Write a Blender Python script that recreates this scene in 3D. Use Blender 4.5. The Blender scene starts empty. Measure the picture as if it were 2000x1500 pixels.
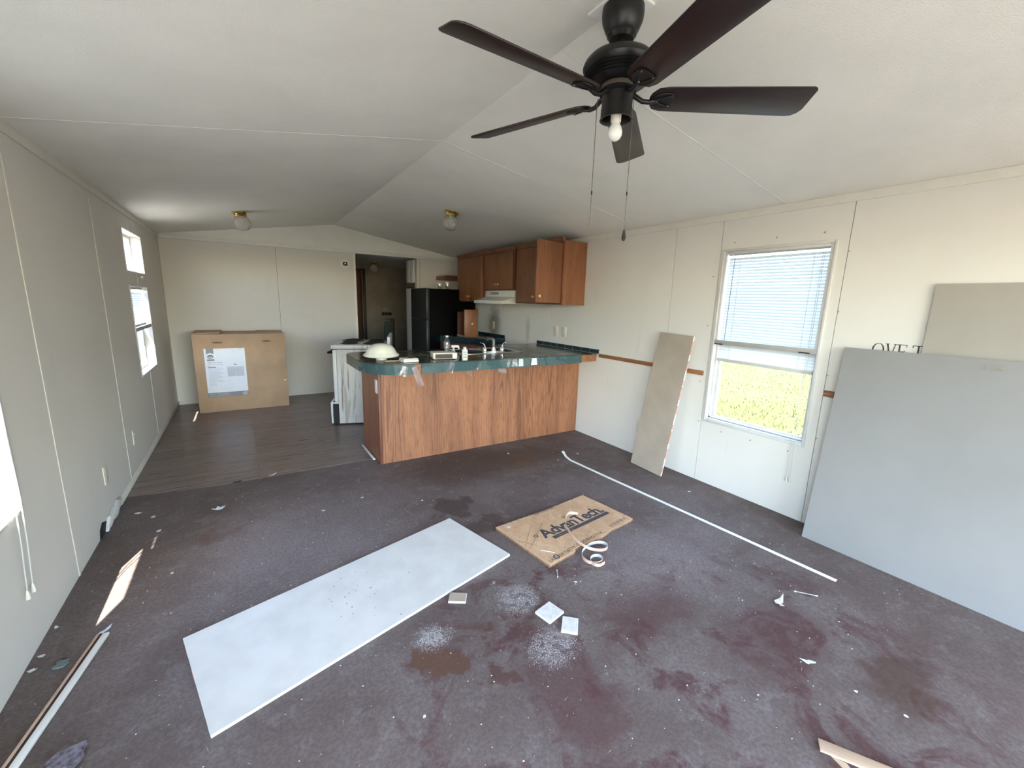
import bpy, bmesh, math, random
from mathutils import Vector, Matrix, noise
random.seed(7)
scene = bpy.context.scene
C = scene.collection
# ------------------------------------------------------------------ camera
H = 1.42
fwd = Vector((0.52717, 0.82801, -0.19102)); rgt = Vector((0.84614, -0.53222, 0.02811)); upv = Vector((0.07839, 0.17645, 0.98118))
cam = bpy.data.cameras.new('camera'); cam.sensor_fit = 'HORIZONTAL'; cam.sensor_width = 36.0
cam.lens = 819.54 * 36.0 / 2000.0; cam.clip_start = 0.02; cam.clip_end = 300
co = bpy.data.objects.new('camera', cam); C.objects.link(co)
M3 = Matrix((rgt, upv, -fwd)).transposed()
co.matrix_world = Matrix.Translation((0, 0, H)) @ M3.to_4x4()
scene.camera = co
# ------------------------------------------------------------------ world, sun, exposure
SUN = Vector((1.0, 2.75, -3.68)).normalized()
w = bpy.data.worlds.new('world'); scene.world = w; w.use_nodes = True
nt = w.node_tree; nt.nodes.clear()
out = nt.nodes.new('ShaderNodeOutputWorld'); bg = nt.nodes.new('ShaderNodeBackground')
sky = nt.nodes.new('ShaderNodeTexSky'); sky.sky_type = 'NISHITA'; sky.sun_disc = False
sky.sun_elevation = math.radians(51.5); sky.sun_rotation = math.radians(200.0)
sky.air_density = 1.0; sky.dust_density = 0.9; sky.ozone_density = 1.0
nt.links.new(sky.outputs[0], bg.inputs[0]); bg.inputs[1].default_value = 1.5
nt.links.new(bg.outputs[0], out.inputs[0])
sl = bpy.data.lights.new('sun', 'SUN'); sl.energy = 20.0; sl.angle = math.radians(0.55); sl.color = (1.0, 0.95, 0.86)
so = bpy.data.objects.new('sun', sl); C.objects.link(so)
so.rotation_euler = SUN.to_track_quat('-Z', 'Y').to_euler(); so.location = (-6, -12, 16)
def portal(name, loc, direction, sx, sy):
    l = bpy.data.lights.new(name, 'AREA'); l.shape = 'RECTANGLE'; l.size = sx; l.size_y = sy
    l.cycles.is_portal = True
    o = bpy.data.objects.new(name, l); C.objects.link(o); o.location = loc
    o.rotation_euler = Vector(direction).to_track_quat('-Z', 'Z').to_euler()
portal('portal_window_right', (3.225, 1.588, 1.185), (-1, 0, 0), 0.74, 1.33)
portal('portal_window_left', (-0.915, 1.94, 1.21), (1, 0, 0), 0.76, 1.28)
portal('portal_window_near', (1.15, -2.72, 1.06), (0, 1, 0), 3.3, 1.98)
portal('portal_window_left_near', (-0.915, -1.05, 1.06), (1, 0, 0), 1.9, 1.78)
portal('portal_window_far', (-0.915, 5.215, 1.31), (1, 0, 0), 0.77, 1.27)
vs = scene.view_settings
vs.view_transform = 'Standard'; vs.look = 'None'; vs.gamma = 1.0; vs.use_curve_mapping = False; vs.exposure = 1.22
scene.display_settings.display_device = 'sRGB'
cy = scene.cycles
cy.use_denoising = True; cy.max_bounces = 7; cy.diffuse_bounces = 4; cy.glossy_bounces = 3; cy.adaptive_threshold = 0.02; cy.use_light_tree = False
cy.transmission_bounces = 6; cy.transparent_max_bounces = 8; cy.sample_clamp_indirect = 6.0
cy.caustics_reflective = False; cy.caustics_refractive = False

# ------------------------------------------------------------------ room numbers
XL, XR, YB, ZC, XM, ZM, YN = -0.808, 3.116, 6.712, 2.112, 1.18, 2.435, -2.6
SL = (ZM - ZC) / (XM - XL); SR = (ZM - ZC) / (XR - XM)
def ceil_z(x): return ZC + (x - XL) * SL if x < XM else ZC + (XR - x) * SR

# ------------------------------------------------------------------ materials
def new_mat(name):
    m = bpy.data.materials.new(name); m.use_nodes = True
    return m, m.node_tree, m.node_tree.nodes['Principled BSDF']
def nd(t, typ, **kw):
    n = t.nodes.new(typ)
    for k, v in kw.items(): setattr(n, k, v)
    return n
def mixc(t, fac, a, b, mode='MIX'):
    n = nd(t, 'ShaderNodeMix', data_type='RGBA', blend_type=mode)
    for idx, v in ((0, fac), (6, a), (7, b)):
        if hasattr(v, 'is_linked') or hasattr(v, 'links'): t.links.new(v, n.inputs[idx])
        elif idx == 0: n.inputs[0].default_value = v
        else: n.inputs[idx].default_value = (*v, 1)
    return n.outputs[2]
def coords(t, scale=(1, 1, 1), rot=(0, 0, 0), kind='Object'):
    tc = nd(t, 'ShaderNodeTexCoord'); mp = nd(t, 'ShaderNodeMapping')
    mp.inputs['Scale'].default_value = scale; mp.inputs['Rotation'].default_value = rot
    t.links.new(tc.outputs[kind], mp.inputs[0]); return mp.outputs[0]
def ntex(t, vec, scale, detail=4, rough=0.55, dist=0.0):
    n = nd(t, 'ShaderNodeTexNoise'); n.inputs['Scale'].default_value = scale
    n.inputs['Detail'].default_value = detail; n.inputs['Roughness'].default_value = rough; n.inputs['Distortion'].default_value = dist
    t.links.new(vec, n.inputs['Vector']); return n.outputs['Fac']
def ramp(t, fac, lo, hi, a=0.0, b=1.0):
    n = nd(t, 'ShaderNodeMapRange', interpolation_type='SMOOTHSTEP'); t.links.new(fac, n.inputs[0])
    for i, v in zip((1, 2, 3, 4), (lo, hi, a, b)): n.inputs[i].default_value = v
    return n.outputs[0]
def math_(t, op, a, b):
    n = nd(t, 'ShaderNodeMath', operation=op)
    for i, v in ((0, a), (1, b)):
        if hasattr(v, 'links'): t.links.new(v, n.inputs[i])
        else: n.inputs[i].default_value = v
    return n.outputs[0]
def bump(t, b, height, strength=0.2, dist=0.002):
    n = nd(t, 'ShaderNodeBump'); n.inputs['Strength'].default_value = strength; n.inputs['Distance'].default_value = dist
    t.links.new(height, n.inputs['Height']); t.links.new(n.outputs[0], b.inputs['Normal'])
def plain(name, col, rough=0.5, metal=0.0, var=0.06, scale=9.0, bmp=0.0, bscale=120, spec=0.5):
    m, t, b = new_mat(name); v = coords(t)
    f = ntex(t, v, scale)
    c2 = tuple(max(0, c * (1 - 2.5 * var)) for c in col)
    t.links.new(mixc(t, ramp(t, f, 0.3, 0.75), col, c2), b.inputs['Base Color'])
    b.inputs['Roughness'].default_value = rough; b.inputs['Metallic'].default_value = metal
    b.inputs['Specular IOR Level'].default_value = spec
    if bmp: bump(t, b, ntex(t, v, bscale, 2), bmp)
    return m
def wood(name, light, dark, axis='Z', rough=0.45, gscale=1.0, contrast=1.0):
    m, t, b = new_mat(name)
    sc = {'X': (0.10, 1, 1), 'Y': (1, 0.10, 1), 'Z': (1, 1, 0.10)}[axis]
    v = coords(t, sc)
    big = ntex(t, v, 7 * gscale, 3, 0.5, 0.8); fine = ntex(t, v, 90 * gscale, 4, 0.6)
    sc2 = {'X': (0.055, 1, 1), 'Y': (1, 0.055, 1), 'Z': (1, 1, 0.055)}[axis]
    low = ntex(t, coords(t, sc2), 6.5 * gscale, 1.5, 0.45, 0.1)
    sn = nd(t, 'ShaderNodeMath', operation='SINE'); t.links.new(math_(t, 'MULTIPLY', low, 115.0), sn.inputs[0])
    lines = ramp(t, sn.outputs[0], 0.25, 1.0)
    lm = math_(t, 'MULTIPLY', lines, ramp(t, ntex(t, v, 3.5 * gscale, 2), 0.42, 0.62, 0.25, 1.0))
    mid = tuple((a + d) / 2 for a, d in zip(light, dark))
    c = mixc(t, ramp(t, big, 0.3, 0.7), light, mid)
    c = mixc(t, math_(t, 'MULTIPLY', lm, 0.62 * contrast), c, dark)
    c = mixc(t, math_(t, 'MULTIPLY', ramp(t, fine, 0.48, 0.72), 0.55 * contrast), c, dark)
    t.links.new(c, b.inputs['Base Color']); b.inputs['Roughness'].default_value = rough
    bump(t, b, fine, 0.08)
    return m
def glassy(name, col=(1, 1, 1), gloss=0.08, rough=0.02):
    m = bpy.data.materials.new(name); m.use_nodes = True; t = m.node_tree; t.nodes.clear()
    o = nd(t, 'ShaderNodeOutputMaterial'); mx = nd(t, 'ShaderNodeMixShader'); tr = nd(t, 'ShaderNodeBsdfTransparent'); gl = nd(t, 'ShaderNodeBsdfGlossy')
    tr.inputs[0].default_value = (*col, 1); gl.inputs[1].default_value = rough; mx.inputs[0].default_value = gloss
    t.links.new(tr.outputs[0], mx.inputs[1]); t.links.new(gl.outputs[0], mx.inputs[2]); t.links.new(mx.outputs[0], o.inputs[0])
    return m
def translucent(name, col, fac=0.5, rough=0.6):
    m, t, b = new_mat(name); b.inputs['Base Color'].default_value = (*col, 1); b.inputs['Roughness'].default_value = rough
    o = t.nodes['Material Output']; mx = nd(t, 'ShaderNodeMixShader'); tl = nd(t, 'ShaderNodeBsdfTranslucent')
    v = coords(t); f = ntex(t, v, 14)
    t.links.new(mixc(t, f, col, tuple(c * 0.94 for c in col)), tl.inputs[0]); mx.inputs[0].default_value = fac
    t.links.new(b.outputs[0], mx.inputs[1]); t.links.new(tl.outputs[0], mx.inputs[2]); t.links.new(mx.outputs[0], o.inputs[0])
    return m
MAT = {}
def wall_mat(name, col, grime=None, smear=None):
    m, t, b = new_mat(name); v = coords(t)
    c = mixc(t, ramp(t, ntex(t, v, 1.3, 3), 0.35, 0.7), col, tuple(x * 0.95 for x in col))
    c = mixc(t, math_(t, 'MULTIPLY', ramp(t, ntex(t, v, 26, 4, 0.7), 0.66, 0.82), 0.16), c, tuple(x * 0.6 for x in col))
    c = mixc(t, math_(t, 'MULTIPLY', ramp(t, ntex(t, coords(t, (1, 3, 0.5)), 5, 3, 0.6), 0.62, 0.8), 0.16), c, tuple(x * 0.66 for x in col))
    for (p, r, s, dk) in (smear or []):
        vm = nd(t, 'ShaderNodeVectorMath', operation='SUBTRACT'); t.links.new(coords(t), vm.inputs[0]); vm.inputs[1].default_value = p
        ml = nd(t, 'ShaderNodeVectorMath', operation='MULTIPLY'); t.links.new(vm.outputs[0], ml.inputs[0]); ml.inputs[1].default_value = s
        ln = nd(t, 'ShaderNodeVectorMath', operation='LENGTH'); t.links.new(ml.outputs[0], ln.inputs[0])
        d = math_(t, 'ADD', ln.outputs['Value'], math_(t, 'MULTIPLY', ntex(t, v, 12, 3), r * 0.6))
        c = mixc(t, ramp(t, d, r * 0.55, r * 1.5, dk, 0.0), c, (0.10, 0.085, 0.07))
    t.links.new(c, b.inputs['Base Color']); b.inputs['Roughness'].default_value = 0.62; b.inputs['Specular IOR Level'].default_value = 0.35
    bump(t, b, ntex(t, v, 170, 3, 0.6), 0.10, 0.001)
    return m
MAT['wall'] = wall_mat('wall_vinyl', (0.70, 0.665, 0.615))
MAT['wall_right'] = wall_mat('wall_vinyl_right', (0.72, 0.69, 0.64), smear=[((XR, 5.42, 1.10), 0.26, (1, 1.25, 0.8), 0.62), ((XR, 4.55, 1.07), 0.12, (1, 2.2, 0.6), 0.3)])
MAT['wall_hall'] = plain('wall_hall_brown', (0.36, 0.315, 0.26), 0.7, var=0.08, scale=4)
MAT['core'] = plain('wall_core', (0.22, 0.19, 0.16), 0.8)  # darkened so the panel seams carry a shadow line
MAT['white_trim'] = plain('white_trim', (0.78, 0.77, 0.74), 0.5, var=0.03)
MAT['cream_trim'] = plain('cream_trim', (0.72, 0.69, 0.61), 0.55, var=0.03)
def ceil_mat():
    m, t, b = new_mat('ceiling_texture'); v = coords(t)
    t.links.new(mixc(t, ramp(t, ntex(t, v, 2.0, 4), 0.4, 0.75), (0.85, 0.835, 0.775), (0.80, 0.785, 0.725)), b.inputs['Base Color'])
    b.inputs['Roughness'].default_value = 0.8; b.inputs['Specular IOR Level'].default_value = 0.2
    bump(t, b, ntex(t, v, 190, 3, 0.65), 0.7, 0.003)
    return m
MAT['ceiling'] = ceil_mat()
def floor_mat():
    m, t, b = new_mat('floor_stained_underlay'); v = coords(t)
    n1 = ntex(t, v, 2.1, 6, 0.62, 0.4); n2 = ntex(t, v, 11, 6, 0.65, 0.3); n3 = ntex(t, v, 70, 4, 0.7); n4 = ntex(t, v, 330, 2, 0.6)
    c = mixc(t, ramp(t, n1, 0.36, 0.66), (0.168, 0.136, 0.130), (0.125, 0.095, 0.087))
    c = mixc(t, math_(t, 'MULTIPLY', ramp(t, n2, 0.5, 0.68), 0.45), c, (0.225, 0.195, 0.197))
    # distorted position for stain outlines
    nv = nd(t, 'ShaderNodeTexNoise'); nv.inputs['Scale'].default_value = 6.5; nv.inputs['Detail'].default_value = 6; nv.inputs['Roughness'].default_value = 0.62; t.links.new(v, nv.inputs['Vector'])
    sub = nd(t, 'ShaderNodeVectorMath', operation='SUBTRACT'); t.links.new(nv.outputs['Color'], sub.inputs[0]); sub.inputs[1].default_value = (0.5, 0.5, 0.5)
    scv = nd(t, 'ShaderNodeVectorMath', operation='SCALE'); t.links.new(sub.outputs[0], scv.inputs[0]); scv.inputs['Scale'].default_value = 0.38
    ad = nd(t, 'ShaderNodeVectorMath', operation='ADD'); t.links.new(v, ad.inputs[0]); t.links.new(scv.outputs[0], ad.inputs[1])
    def stain(c, x, y, r, col, amt, soft=0.25, sx=1.0, sy=1.0):
        s = nd(t, 'ShaderNodeVectorMath', operation='SUBTRACT'); t.links.new(ad.outputs[0], s.inputs[0]); s.inputs[1].default_value = (x, y, 0)
        q = nd(t, 'ShaderNodeVectorMath', operation='MULTIPLY'); t.links.new(s.outputs[0], q.inputs[0]); q.inputs[1].default_value = (sx, sy, 0)
        l = nd(t, 'ShaderNodeVectorMath', operation='LENGTH'); t.links.new(q.outputs[0], l.inputs[0])
        return mixc(t, ramp(t, l.outputs['Value'], r * (1 - soft), r * (1 + soft), amt, 0.0), c, col)
    mar = (0.088, 0.039, 0.038)
    blot = math_(t, 'MULTIPLY', ramp(t, ntex(t, v, 3.6, 9, 0.68, 0.9), 0.49, 0.60), ramp(t, ntex(t, v, 17, 5, 0.7), 0.35, 0.55, 0.35, 1.0))
    l = nd(t, 'ShaderNodeVectorMath', operation='DISTANCE'); t.links.new(ad.outputs[0], l.inputs[0]); l.inputs[1].default_value = (1.35, 0.85, 0)
    reg = ramp(t, l.outputs['Value'], 0.75, 1.45, 0.95, 0.0)
    c = mixc(t, math_(t, 'MULTIPLY', blot, reg), c, mar)
    c = stain(c, 1.52, 1.17, 0.20, mar, 0.6, 0.3, 0.8, 1.1)
    c = stain(c, 0.94, 1.00, 0.16, mar, 0.65, 0.3, 1.0, 0.7)
    c = stain(c, 1.85, 0.70, 0.22, mar, 0.45, 0.4, 0.7, 1.3)
    c = stain(c, 2.08, 0.34, 0.13, (0.068, 0.035, 0.024), 0.7, 0.5, 0.6, 1.5)
    c = stain(c, 0.532, 1.369, 0.085, (0.115, 0.056, 0.034), 0.9, 0.12)
    c = stain(c, 0.80, 1.36, 0.035, (0.095, 0.045, 0.03), 0.8, 0.2)
    c = stain(c, 0.74, 1.16, 0.05, (0.085, 0.038, 0.03), 0.8, 0.3)
    c = stain(c, -0.22, 2.86, 0.11, (0.105, 0.055, 0.038), 0.75, 0.3, 0.8, 1.5)
    c = stain(c, 1.12, 2.50, 0.13, (0.065, 0.045, 0.040), 0.8, 0.15)
    c = stain(c, 1.22, 2.20, 0.12, (0.068, 0.042, 0.036), 0.7, 0.25)
    c = stain(c, 1.55, 3.15, 0.34, (0.072, 0.048, 0.033), 0.75, 0.5, 0.7, 1.1)
    c = stain(c, 2.20, 3.12, 0.26, (0.085, 0.055, 0.033), 0.7, 0.5, 0.7, 1.2)
    c = stain(c, 2.05, 2.95, 0.13, (0.14, 0.070, 0.035), 0.5, 0.5, 0.8, 1.2)
    # greyish worn paths
    c = stain(c, 1.9, 1.42, 0.30, (0.28, 0.245, 0.25), 0.5, 0.6, 0.6, 1.2)
    c = stain(c, 0.2, 2.6, 0.5, (0.27, 0.235, 0.24), 0.4, 0.6)
    # white gypsum dust ground into the surface
    for (x, y, r) in ((1.03, 1.49, 0.085), (0.573, 1.478, 0.065), (0.99, 1.175, 0.085)):
        s = nd(t, 'ShaderNodeVectorMath', operation='DISTANCE'); t.links.new(v, s.inputs[0]); s.inputs[1].default_value = (x, y, 0)
        dens = ramp(t, s.outputs['Value'], r * 0.55, r * 1.5, 0.8, 0.0)
        c = mixc(t, math_(t, 'MULTIPLY', dens, ramp(t, ntex(t, v, 160, 4, 0.8), 0.46, 0.66)), c, (0.62, 0.62, 0.66))
    c = mixc(t, math_(t, 'MULTIPLY', ramp(t, n3, 0.40, 0.60, 1, 0), 0.34), c, (0.055, 0.04, 0.036))
    c = mixc(t, math_(t, 'MULTIPLY', ramp(t, n4, 0.66, 0.76), 0.5), c, (0.33, 0.30, 0.29))
    t.links.new(c, b.inputs['Base Color']); b.inputs['Roughness'].default_value = 0.78; b.inputs['Specular IOR Level'].default_value = 0.3
    bump(t, b, n3, 0.35, 0.003)
    return m
MAT['floor'] = floor_mat()
def vinyl_mat():
    m, t, b = new_mat('vinyl_woodlook'); v = coords(t, (0.07, 1, 1))
    a = ntex(t, v, 12, 4, 0.6, 0.5); f = ntex(t, v, 55, 5, 0.65)
    br = nd(t, 'ShaderNodeTexBrick'); br.offset = 0.4; t.links.new(coords(t), br.inputs['Vector'])
    br.inputs['Scale'].default_value = 1.0; br.inputs['Brick Width'].default_value = 0.9; br.inputs['Row Height'].default_value = 0.1; br.inputs['Mortar Size'].default_value = 0.0025
    br.inputs['Color1'].default_value = (0.205, 0.148, 0.134, 1); br.inputs['Color2'].default_value = (0.150, 0.104, 0.093, 1); br.inputs['Mortar'].default_value = (0.055, 0.038, 0.032, 1)
    c = mixc(t, math_(t, 'MULTIPLY', ramp(t, a, 0.4, 0.7), 0.6), br.outputs['Color'], (0.088, 0.063, 0.057))
    c = mixc(t, math_(t, 'MULTIPLY', ramp(t, f, 0.5, 0.72), 0.55), c, (0.40, 0.34, 0.325))
    t.links.new(c, b.inputs['Base Color']); b.inputs['Roughness'].default_value = 0.42
    t.links.new(ramp(t, f, 0.3, 0.8, 0.26, 0.48), b.inputs['Roughness'])
    bump(t, b, a, 0.12, 0.002)
    return m
MAT['vinyl'] = vinyl_mat()
MAT['oak'] = wood('oak_panel', (0.36, 0.152, 0.070), (0.13, 0.046, 0.022), 'Z', 0.5, 1.0, 1.25)
MAT['oak_side'] = wood('oak_panel_side', (0.30, 0.125, 0.065), (0.17, 0.062, 0.032), 'Z', 0.5, 1.2)
MAT['oak_cab'] = wood('oak_cabinet', (0.27, 0.108, 0.045), (0.12, 0.043, 0.018), 'Z', 0.42, 1.5)
MAT['oak_rail'] = wood('oak_rail', (0.34, 0.145, 0.06), (0.14, 0.05, 0.02), 'Y', 0.4, 1.5)
MAT['oak_dark'] = wood('oak_dark', (0.17, 0.060, 0.030), (0.075, 0.024, 0.014), 'Z', 0.5, 1.5)
MAT['door_brown'] = wood('door_brown', (0.34, 0.15, 0.075), (0.2, 0.08, 0.04), 'Z', 0.5)
MAT['trim_dark'] = plain('dark_brown_trim', (0.035, 0.014, 0.012), 0.5)
MAT['blade'] = wood('fan_blade_veneer', (0.022, 0.010, 0.009), (0.012, 0.006, 0.006), 'X', 0.36, 2.0)
MAT['blade_edge'] = plain('fan_blade_edge', (0.11, 0.045, 0.03), 0.6)
MAT['bronze'] = plain('fan_bronze', (0.006, 0.0055, 0.005), 0.38, metal=0.0, var=0.1, spec=0.4)
MAT['steel'] = plain('chrome', (0.72, 0.72, 0.72), 0.14, metal=1.0, var=0.02)
MAT['steel_dull'] = plain('grey_metal', (0.42, 0.41, 0.39), 0.42, metal=0.8, var=0.04)
MAT['alu'] = plain('window_aluminium', (0.62, 0.61, 0.59), 0.4, var=0.03)
MAT['alu_grey'] = plain('window_rail_grey', (0.40, 0.385, 0.365), 0.45, var=0.04)
MAT['brass'] = plain('polished_brass', (0.78, 0.55, 0.20), 0.18, metal=1.0, var=0.03)
MAT['knob_brass'] = plain('knob_brass', (0.70, 0.47, 0.20), 0.25, metal=0.35, var=0.03)
MAT['chain'] = plain('chain_metal', (0.12, 0.10, 0.085), 0.5, metal=0.3)
MAT['spout_grey'] = plain('spout_grey', (0.17, 0.165, 0.155), 0.4, var=0.04)
MAT['bulb'] = plain('bulb_white_glass', (0.86, 0.85, 0.82), 0.18, var=0.01)
MAT['ceramic'] = plain('socket_ceramic', (0.74, 0.69, 0.60), 0.5, var=0.02)
MAT['black'] = plain('black_gloss', (0.0025, 0.0025, 0.003), 0.55, var=0.1, bmp=0.04, bscale=400, spec=0.05)
MAT['fridge_door'] = plain('fridge_door_black', (0.016, 0.018, 0.020), 0.45, var=0.1, bmp=0.05, bscale=400)
MAT['black_matte'] = plain('black_matte', (0.012, 0.011, 0.011), 0.7, var=0.1)
MAT['plastic'] = plain('white_plastic', (0.80, 0.79, 0.76), 0.4, var=0.03)
MAT['almond'] = plain('almond_plastic', (0.74, 0.69, 0.58), 0.45, var=0.04)
MAT['hood'] = plain('hood_white', (0.74, 0.72, 0.66), 0.45, var=0.04)
MAT['shade'] = plain('alabaster_glass', (0.80, 0.79, 0.68), 0.35, var=0.04, scale=22)
MAT['gyp_white'] = plain('gypsum_face', (0.66, 0.65, 0.62), 0.85, var=0.05, scale=6, bmp=0.1)
MAT['gyp_back'] = plain('gypsum_back_tan', (0.40, 0.335, 0.27), 0.85, var=0.05, scale=5, bmp=0.08)
MAT['gyp_grey'] = plain('gypsum_back_grey', (0.265, 0.255, 0.25), 0.85, var=0.03, scale=2.5, bmp=0.06)
MAT['gyp_warm'] = plain('gypsum_back_warm', (0.36, 0.33, 0.29), 0.85, var=0.03, scale=2.5, bmp=0.06)
MAT['gyp_core'] = plain('gypsum_core', (0.74, 0.73, 0.72), 0.9, var=0.08, scale=40, bmp=0.25)
MAT['gyp_tape'] = plain('gypsum_edge_tape', (0.62, 0.24, 0.18), 0.8, var=0.2, scale=30)
MAT['cardboard'] = plain('cardboard', (0.44, 0.295, 0.185), 0.8, var=0.06, scale=5, bmp=0.05, bscale=300)
MAT['cardboard_dark'] = plain('cardboard_inside', (0.20, 0.12, 0.07), 0.85, var=0.08)
MAT['paper'] = plain('label_paper', (0.70, 0.72, 0.78), 0.5, var=0.02)
MAT['ink_grey'] = plain('label_grey_ink', (0.22, 0.22, 0.24), 0.6, var=0.03)
MAT['ink_dark'] = plain('label_dark_ink', (0.09, 0.09, 0.10), 0.6, var=0.03)
MAT['ink_light'] = plain('label_light_ink', (0.50, 0.51, 0.56), 0.6, var=0.03)
MAT['ink_black'] = plain('decal_black', (0.045, 0.038, 0.035), 0.6, var=0.03)
MAT['board_ink'] = plain('stencil_ink', (0.075, 0.075, 0.085), 0.8, var=0.2, scale=60)
MAT['tape_paper'] = plain('paper_tape', (0.58, 0.40, 0.31), 0.7, var=0.08, scale=30)
MAT['tape_white'] = plain('paper_tape_back', (0.66, 0.66, 0.70), 0.6, var=0.08, scale=60)
MAT['chip_white'] = plain('chip_white', (0.72, 0.71, 0.69), 0.7, var=0.08, scale=60)
MAT['chip_blue'] = plain('chip_blue', (0.62, 0.68, 0.78), 0.5, var=0.05)
MAT['chip_green'] = plain('chip_green', (0.16, 0.22, 0.22), 0.7, var=0.2, scale=60)
MAT['chip_dark'] = plain('chip_dark', (0.035, 0.025, 0.022), 0.8, var=0.2, scale=60)
MAT['chip_lilac'] = plain('chip_lilac', (0.22, 0.19, 0.23), 0.8, var=0.3, scale=60)
MAT['lath'] = wood('lath_wood', (0.56, 0.42, 0.30), (0.40, 0.27, 0.18), 'X', 0.7, 1.2, 0.6)
def osb_mat():
    m, t, b = new_mat('osb_strands'); v = coords(t)
    vo = nd(t, 'ShaderNodeTexVoronoi'); vo.inputs['Scale'].default_value = 26; t.links.new(coords(t, (1.7, 0.7, 1)), vo.inputs['Vector'])
    n1 = ntex(t, v, 5, 4); n2 = ntex(t, coords(t, (0.5, 1.6, 1)), 60, 5, 0.7)
    c = mixc(t, ramp(t, n1, 0.35, 0.7), (0.66, 0.44, 0.27), (0.55, 0.34, 0.20))
    sep = nd(t, 'ShaderNodeSeparateColor'); t.links.new(vo.outputs['Color'], sep.inputs[0])
    c = mixc(t, math_(t, 'MULTIPLY', sep.outputs[0], 0.5), c, (0.45, 0.28, 0.16))
    c = mixc(t, math_(t, 'MULTIPLY', ramp(t, n2, 0.56, 0.70), 0.7), c, (0.13, 0.07, 0.04))
    t.links.new(c, b.inputs['Base Color']); b.inputs['Roughness'].default_value = 0.75
    bump(t, b, n2, 0.2, 0.001); return m
MAT['osb'] = osb_mat()
MAT['osb_edge'] = plain('osb_edge', (0.30, 0.17, 0.09), 0.85, var=0.2, scale=70)
def tile_mat(name, col, rough, dusty):
    m, t, b = new_mat(name); v = coords(t)
    n1 = ntex(t, v, 4.5, 5, 0.62, 0.6); n2 = ntex(t, v, 40, 4, 0.7)
    c = mixc(t, ramp(t, n1, 0.42, 0.68), col, dusty)
    c = mixc(t, math_(t, 'MULTIPLY', ramp(t, n2, 0.6, 0.72), 0.5), c, tuple(min(1, x * 2.2 + 0.03) for x in dusty))
    t.links.new(c, b.inputs['Base Color']); t.links.new(ramp(t, n1, 0.35, 0.75, rough * 0.7, rough * 1.7), b.inputs['Roughness'])
    return m
MAT['green_top'] = tile_mat('green_counter_top', (0.020, 0.030, 0.028), 0.20, (0.060, 0.064, 0.058))
MAT['green_edge'] = tile_mat('green_counter_edge', (0.040, 0.085, 0.092), 0.25, (0.062, 0.105, 0.11))
MAT['green_splash'] = tile_mat('green_splash_tile', (0.008, 0.026, 0.036), 0.16, (0.014, 0.032, 0.042))
MAT['grout'] = plain('grout', (0.45, 0.44, 0.40), 0.9, var=0.1, scale=40)
def stove_mat():
    m, t, b = new_mat('stove_enamel_grimy'); v = coords(t)
    st = ntex(t, coords(t, (5, 5, 0.55)), 3.2, 5, 0.62, 0.5); n2 = ntex(t, v, 30, 4, 0.7); n3 = ntex(t, coords(t, (9, 9, 0.4)), 2.6, 4, 0.6)
    c = mixc(t, math_(t, 'MULTIPLY', ramp(t, n2, 0.5, 0.75), 0.35), (0.66, 0.66, 0.65), (0.50, 0.46, 0.40))
    c = mixc(t, math_(t, 'MULTIPLY', ramp(t, st, 0.53, 0.66), 0.6), c, (0.32, 0.24, 0.16))
    c = mixc(t, math_(t, 'MULTIPLY', ramp(t, n3, 0.60, 0.66), 0.75), c, (0.16, 0.085, 0.045))
    t.links.new(c, b.inputs['Base Color']); b.inputs['Roughness'].default_value = 0.38; return m
MAT['stove'] = stove_mat()
MAT['stove_white'] = plain('stove_enamel_clean', (0.72, 0.73, 0.75), 0.3, var=0.05)
MAT['burner'] = plain('burner_black', (0.015, 0.012, 0.012), 0.5, var=0.1)
MAT['glass'] = glassy('window_glass', (0.97, 0.985, 0.98), 0.05)
MAT['globe_glass'] = None
def globe_glass():
    m, t, b = new_mat('cut_globe_glass'); v = coords(t, (1, 1, 1))
    b.inputs['Base Color'].default_value = (0.86, 0.84, 0.78, 1); b.inputs['Roughness'].default_value = 0.12
    b.inputs['Transmission Weight'].default_value = 0.6; b.inputs['IOR'].default_value = 1.35
    w_ = nd(t, 'ShaderNodeTexVoronoi'); w_.inputs['Scale'].default_value = 70; t.links.new(v, w_.inputs['Vector'])
    bump(t, b, w_.outputs['Distance'], 0.9, 0.006); return m
MAT['globe_glass'] = globe_glass()
MAT['clear_plastic'] = glassy('clear_plastic', (0.90, 0.92, 0.92), 0.22, 0.08)
MAT['clear_film'] = glassy('clear_film', (0.90, 0.90, 0.88), 0.28, 0.18)
MAT['slat'] = translucent('blind_slat', (0.82, 0.83, 0.85), 0.33)
MAT['blind_rail'] = plain('blind_rail', (0.60, 0.585, 0.56), 0.5, var=0.03)
MAT['cord'] = plain('blind_cord', (0.62, 0.60, 0.56), 0.8, var=0.03)
MAT['cord_dark'] = plain('blind_wand', (0.30, 0.32, 0.33), 0.4, var=0.03)
def grass_mat():
    m, t, b = new_mat('lawn_grass'); v = coords(t)
    n1 = ntex(t, v, 0.5, 4, 0.6); n2 = ntex(t, v, 9, 5, 0.75); n3 = ntex(t, v, 34, 3, 0.8)
    c = mixc(t, ramp(t, n1, 0.35, 0.7), (0.086, 0.083, 0.034), (0.068, 0.071, 0.024))
    c = mixc(t, math_(t, 'MULTIPLY', ramp(t, n2, 0.5, 0.68), 0.6), c, (0.110, 0.103, 0.052))
    c = mixc(t, math_(t, 'MULTIPLY', ramp(t, n3, 0.52, 0.62, 1, 0), 0.45), c, (0.045, 0.055, 0.014))
    t.links.new(c, b.inputs['Base Color']); b.inputs['Roughness'].default_value = 0.9; b.inputs['Specular IOR Level'].default_value = 0.08
    bump(t, b, n3, 0.5, 0.03); return m
MAT['grass'] = grass_mat()
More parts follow.
